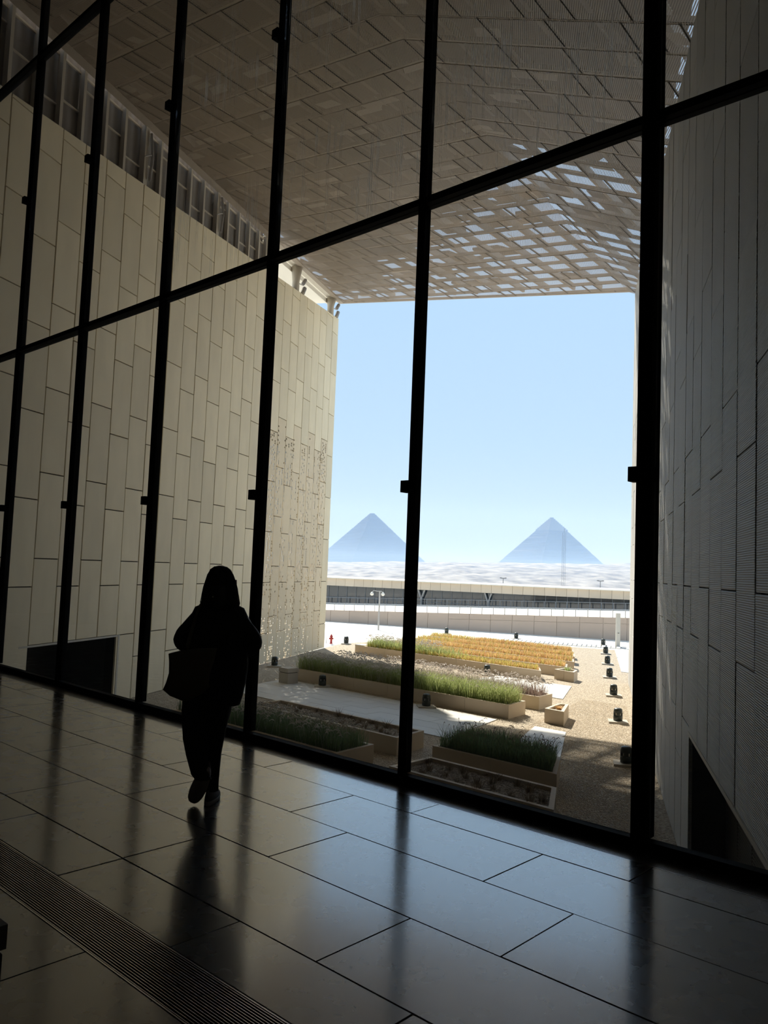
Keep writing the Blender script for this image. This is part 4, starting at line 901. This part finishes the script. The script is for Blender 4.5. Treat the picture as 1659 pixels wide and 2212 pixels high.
# one continuous body grown on a skeleton
J = []; E_ = []; RD = []
def jt(p, r_, par=None):
    J.append(p); RD.append(r_); i = len(J) - 1
    if par is not None: E_.append((par, i))
    return i
pv = jt((-0.03, 0.0, 0.78), 0.125); sp1 = jt((-0.01, 0.0, 0.92), 0.115, pv); ch = jt((0.01, 0.0, 1.10), 0.125, sp1); nb = jt((0.012, 0.0, 1.235), 0.07, ch); nk = jt((0.013, 0.012, 1.30), 0.045, nb); hd0 = jt((0.014, 0.03, 1.385), 0.075, nk); hd1 = jt((0.012, 0.025, 1.44), 0.078, hd0); hd2 = jt((0.010, 0.02, 1.478), 0.05, hd1)
for sg, el, wr in ((-1, (-0.225, -0.03, 1.03), (-0.15, 0.19, 1.02)), (1, (0.255, -0.01, 1.05), (0.14, 0.20, 1.00))):
    sh = jt((0.012 + sg * 0.135, 0.0, 1.215), 0.05, nb); e_ = jt(el, 0.036, sh); w_ = jt(wr, 0.024, e_)
    pdir = Vector((-sg * 0.35, 0.85, 0.1)).normalized(); pm_ = Vector(wr) + pdir * 0.05; pa = jt(tuple(pm_), 0.026, w_)
    side = Vector((sg * 0.4, 0.15, 0.9)).normalized()
    for fi, (off, ln, rr) in enumerate(((0.030, 0.060, 0.0075), (0.010, 0.068, 0.008), (-0.010, 0.064, 0.0078), (-0.028, 0.050, 0.007))):
        f0 = jt(tuple(pm_ + side * off + pdir * 0.035), rr * 1.1, pa); f1_ = jt(tuple(pm_ + side * off + pdir * (0.035 + ln * 0.55)), rr, f0); jt(tuple(pm_ + side * off + pdir * (0.035 + ln * 0.8) + Vector((-sg * ln * 0.45, 0, -0.01))), rr * 0.85, f1_)
    t0_ = jt(tuple(pm_ + side * 0.035 - pdir * 0.012), 0.010, pa); jt(tuple(pm_ + side * 0.062 + pdir * 0.028), 0.008, t0_)
for sg, kn, an in ((-1, (-0.095, -0.01, 0.43), (-0.020, -0.125, 0.18)), (1, (0.020, 0.05, 0.43), (0.016, 0.035, 0.085))):
    hp = jt((-0.035 + sg * 0.075, 0, 0.72), 0.088, pv); k_ = jt(kn, 0.052, hp); cf = jt(tuple(Vector(kn).lerp(Vector(an), 0.4)), 0.048, k_); a_ = jt(an, 0.030, cf)
me = bpy.data.meshes.new('body'); me.from_pydata(J, E_, []); body = bpy.data.objects.new('body', me); COL.objects.link(body); body.parent = pe; me.materials.append(MT['skin'])
sk = body.modifiers.new('Skin', 'SKIN'); sk.use_smooth_shade = True; sv_ = me.skin_vertices[0].data
for i, r_ in enumerate(RD): sv_[i].radius = (r_, r_)
sv_[0].use_root = True; ss = body.modifiers.new('Sub', 'SUBSURF'); ss.levels = 1; ss.render_levels = 2
# face on the head (turned away from us)
fc = MB(); fc.loft([ell(0.014, 0.106, 1.425, 0.012, 0.008, 10), ell(0.014, 0.113, 1.405, 0.017, 0.016, 10), ell(0.014, 0.108, 1.398, 0.012, 0.010, 10)]); fc.build('nose', MT['skin'], pe, True)
fc = MB(); fc.loft([ell(0.014, 0.098, 1.374, 0.024, 0.008, 10), ell(0.014, 0.102, 1.367, 0.026, 0.010, 10), ell(0.014, 0.098, 1.359, 0.020, 0.008, 10)]); fc.build('mouth', pmat('lips', (0.30, 0.11, 0.09), 0.5), pe, True)
for sg in (-1, 1):
    MB().lathe([(0.003, -0.011), (0.011, -0.004), (0.012, 0.003), (0.004, 0.011)], (0.014 + sg * 0.032, 0.097, 1.44), 10).build('eye', MT['hair'], pe, True)
    MB().loft([ell(0.014 + sg * 0.086, 0.02, 1.395, 0.006, 0.012, 10), ell(0.014 + sg * 0.092, 0.015, 1.42, 0.010, 0.02, 10), ell(0.014 + sg * 0.092, 0.012, 1.445, 0.008, 0.018, 10)]).build('ear', MT['skin'], pe, True)
hr = MB(); HR = [(1.535, 0.008, 0.014, 0.03), (1.527, 0.008, 0.038, 0.055), (1.508, 0.009, 0.062, 0.084), (1.475, 0.010, 0.080, 0.100), (1.435, 0.012, 0.093, 0.108), (1.39, 0.014, 0.106, 0.104), (1.34, 0.016, 0.114, 0.096), (1.295, 0.017, 0.122, 0.088), (1.265, 0.018, 0.116, 0.078), (1.235, 0.016, 0.09, 0.06)]
rings = []
for i, (z, cx, rx, ry) in enumerate(HR):
    r_ = ell(cx, -0.022 - 0.01 * (i > 4), z, rx, ry, 40, 0.012 if i > 1 else 0.0, 0.3 * i)
    for p in r_:
        if z < 1.50 and p.y > 0.03: p.y = 0.03 + (p.y - 0.03) * 0.25        # open in front of the face
        if i >= 8: p.z += 0.016 * math.sin(37 * math.atan2(p.y, p.x))
    rings.append(r_)
hr.loft(rings); hair = hr.build('hair', MT['hair'], pe, True)
hs = MB(); rdh = random.Random(3)
for i in range(90):
    a = rdh.uniform(math.pi * 0.9, math.pi * 2.1); pts = []
    for z, cx, rx, ry in HR[1:9:1]:
        j = rdh.uniform(0.99, 1.05); pts.append((cx + rx * math.cos(a) * j, -0.028 + ry * math.sin(a) * j, z))
    hs.tube(pts, [0.002] * 7 + [0.001], 3, False)
hs.build('hair_strands', MT['hair'], hair)
MB().lathe([(0.001, -0.006), (0.006, 0.0), (0.001, 0.006)], (-0.020, -0.138, 1.335), 8).build('hair_clip', MT['white'], hair, True, label='small pale hair clip')
# loose top with wide sleeves
tp = MB(); TR = [(1.305, 0.012, 0.0, 0.060, 0.058), (1.285, 0.013, 0.0, 0.105, 0.075), (1.262, 0.014, 0.0, 0.158, 0.092), (1.20, 0.014, 0.0, 0.186, 0.118), (1.10, 0.012, 0.0, 0.196, 0.135), (1.0, 0.010, 0.0, 0.200, 0.140), (0.90, 0.010, 0.0, 0.205, 0.142), (0.80, 0.006, 0.0, 0.202, 0.142), (0.70, 0.0, 0.0, 0.192, 0.140), (0.645, -0.006, 0.0, 0.182, 0.135), (0.64, -0.006, 0.0, 0.165, 0.12)]
tp.loft([ell(cx, cy, z, rx, ry, 36, 0.0 if i < 3 else 0.016, 0.35 * i, 2.3) for i, (z, cx, cy, rx, ry) in enumerate(TR)])
def sleeve(pts, rs):
    pts = [Vector(p) for p in pts]; rings = []
    for _ in range(2):
        np_, nr_ = [pts[0]], [rs[0]]
        for i in range(len(pts) - 1):
            np_ += [pts[i] * 0.75 + pts[i + 1] * 0.25, pts[i] * 0.25 + pts[i + 1] * 0.75]; nr_ += [rs[i] * 0.75 + rs[i + 1] * 0.25, rs[i] * 0.25 + rs[i + 1] * 0.75]
        pts, rs = np_ + [pts[-1]], nr_ + [rs[-1]]
    for i, p in enumerate(pts):
        t = (pts[min(i + 1, len(pts) - 1)] - pts[max(i - 1, 0)]).normalized(); a = t.cross(Vector((0, 1, 0.3))); a.normalize(); b_ = t.cross(a)
        rings.append([p + (a * math.cos(2 * math.pi * k / 20) + b_ * math.sin(2 * math.pi * k / 20)) * rs[i] * (1 + 0.03 * math.sin(3 * k + i * 0.45)) for k in range(20)])
    tp.loft(rings)
sleeve([(-0.07, 0, 1.232), (-0.100, -0.005, 1.205), (-0.138, -0.015, 1.145), (-0.192, -0.02, 1.062), (-0.20, 0.04, 1.03), (-0.165, 0.16, 1.02)], [0.040, 0.056, 0.066, 0.078, 0.070, 0.048])
sleeve([(0.09, 0, 1.232), (0.128, -0.005, 1.205), (0.166, -0.01, 1.140), (0.222, 0.0, 1.055), (0.218, 0.05, 1.01), (0.15, 0.17, 0.99)], [0.040, 0.056, 0.066, 0.080, 0.072, 0.050])
tp.build('loose_top', MT['cloth'], pe, True)
pt_ = MB()
def leg_loft(pts, rs):
    pts = [Vector(p) for p in pts]; rings = []
    for i, p in enumerate(pts):
        rings.append([p + Vector((math.cos(2 * math.pi * k / 22), math.sin(2 * math.pi * k / 22), 0)) * rs[i] * (1 + 0.03 * math.sin(4 * k + 2.1 * i)) for k in range(22)])
    pt_.loft(rings)
leg_loft([(-0.095, 0, 0.74), (-0.10, 0, 0.60), (-0.10, 0, 0.50), (-0.098, -0.01, 0.42), (-0.075, -0.05, 0.32), (-0.042, -0.095, 0.22), (-0.022, -0.11, 0.195)], [0.088, 0.092, 0.083, 0.077, 0.066, 0.056, 0.052])
leg_loft([(0.035, 0, 0.74), (0.025, 0.02, 0.60), (0.015, 0.035, 0.50), (0.010, 0.045, 0.42), (0.005, 0.045, 0.32), (0.010, 0.04, 0.20), (0.014, 0.035, 0.085)], [0.090, 0.094, 0.083, 0.074, 0.064, 0.055, 0.050])
pt_.build('trousers', MT['pants'], pe, True)
def shoe(name_loc, mtx):
    o = empty('shoe', (0, 0, 0)); o.parent = pe; o.matrix_local = mtx
    def outl(z, g_, n=26):
        out = []
        for k in range(n):
            a = 2 * math.pi * k / n; y = 0.118 * math.sin(a); w_ = (0.041 + 0.008 * math.sin(a)) * g_; out.append(Vector((w_ * math.copysign(abs(math.cos(a)) ** 0.75, math.cos(a)) + 0.006 * math.sin(a), y * g_ ** 0.4 + 0.0, z)))
        return out
    MB().loft([outl(0.0, 0.94), outl(0.006, 1.0), outl(0.026, 1.0), outl(0.030, 0.96)]).build('sole', MT['sole'], o, True)
    up = MB(); rr = []
    for z, g_, cut in ((0.028, 0.95, 1.0), (0.045, 0.93, 1.0), (0.062, 0.84, 0.72), (0.080, 0.74, 0.34), (0.098, 0.70, 0.10)):
        r_ = outl(z, g_); 
        for p in r_:
            if p.y > 0: p.y *= cut
        rr.append(r_)
    up.loft(rr); u_ = up.build('upper', MT['shoe'], o, True)
    lc = MB()
    for k in range(4): lc.tube([(-0.025, 0.0 + 0.018 * k, 0.092 - 0.010 * k), (0.0, 0.005 + 0.018 * k, 0.098 - 0.010 * k), (0.027, 0.0 + 0.018 * k, 0.092 - 0.010 * k)], 0.003, 5)
    lc.build('laces', MT['sole'], o)
shoe(None, Matrix.Translation((0.020, 0.085, 0.0)) @ Matrix.Rotation(R(-6), 4, 'Z'))
# rear foot: toe on the floor, heel lifted
shoe(None, Matrix.Translation((-0.045, -0.060, 0.130)) @ Matrix.Rotation(R(22), 4, 'Y') @ Matrix.Rotation(R(10), 4, 'Z') @ Matrix.Rotation(R(-66), 4, 'X') @ Matrix.Scale(1.2, 4))
# tote bag on her left arm
tb = empty('tote_bag', PB + Vector((-0.145, -0.24, 0.675)), R(6), label='olive canvas tote bag hanging from her left arm', category='bag')
bgm = MB(); prof = [(0.985, -0.272, 0.022), (0.92, -0.266, 0.002), (0.85, -0.262, -0.018), (0.79, -0.276, -0.020), (0.735, -0.292, -0.012), (0.70, -0.250, -0.045), (0.682, -0.200, -0.095)]
rings = []
for i, (z, x0, x1) in enumerate(prof):
    hw = (x1 - x0) / 2; cx = (x0 + x1) / 2; th = [0.035, 0.05, 0.06, 0.066, 0.06, 0.05, 0.03][i]
    r_ = ell(cx + 0.18, 0.0, z - 0.66, hw, th, 32, 0.02 if i else 0.0, 0.6 * i, 3.2)
    for p in r_:
        u = (p.x - cx - 0.18) / hw
        if i == 0: p.z += 0.02 * u + 0.012 * (1 - u * u)
        if i >= 4: p.z += 0.035 * u * u * (1.0 if u > 0 else 0.4) - 0.0
    rings.append(r_)
bgm.loft(rings); bag = bgm.build('bag_body', MT['bag'], tb, True)
for yy in (-0.03, 0.03):
    MB().tube([(0.03, yy, 0.30), (0.02, yy, 0.36), (0.03, yy + 0.08, 0.45), (0.06, yy + 0.15, 0.585), (0.075, yy + 0.24, 0.625), (0.06, yy + 0.36, 0.56), (0.04, yy + 0.40, 0.40), (0.10, yy + 0.36, 0.37), (0.10, yy + 0.14, 0.33), (0.10, yy, 0.31)], 0.009, 6).build('strap', MT['bag'], tb)
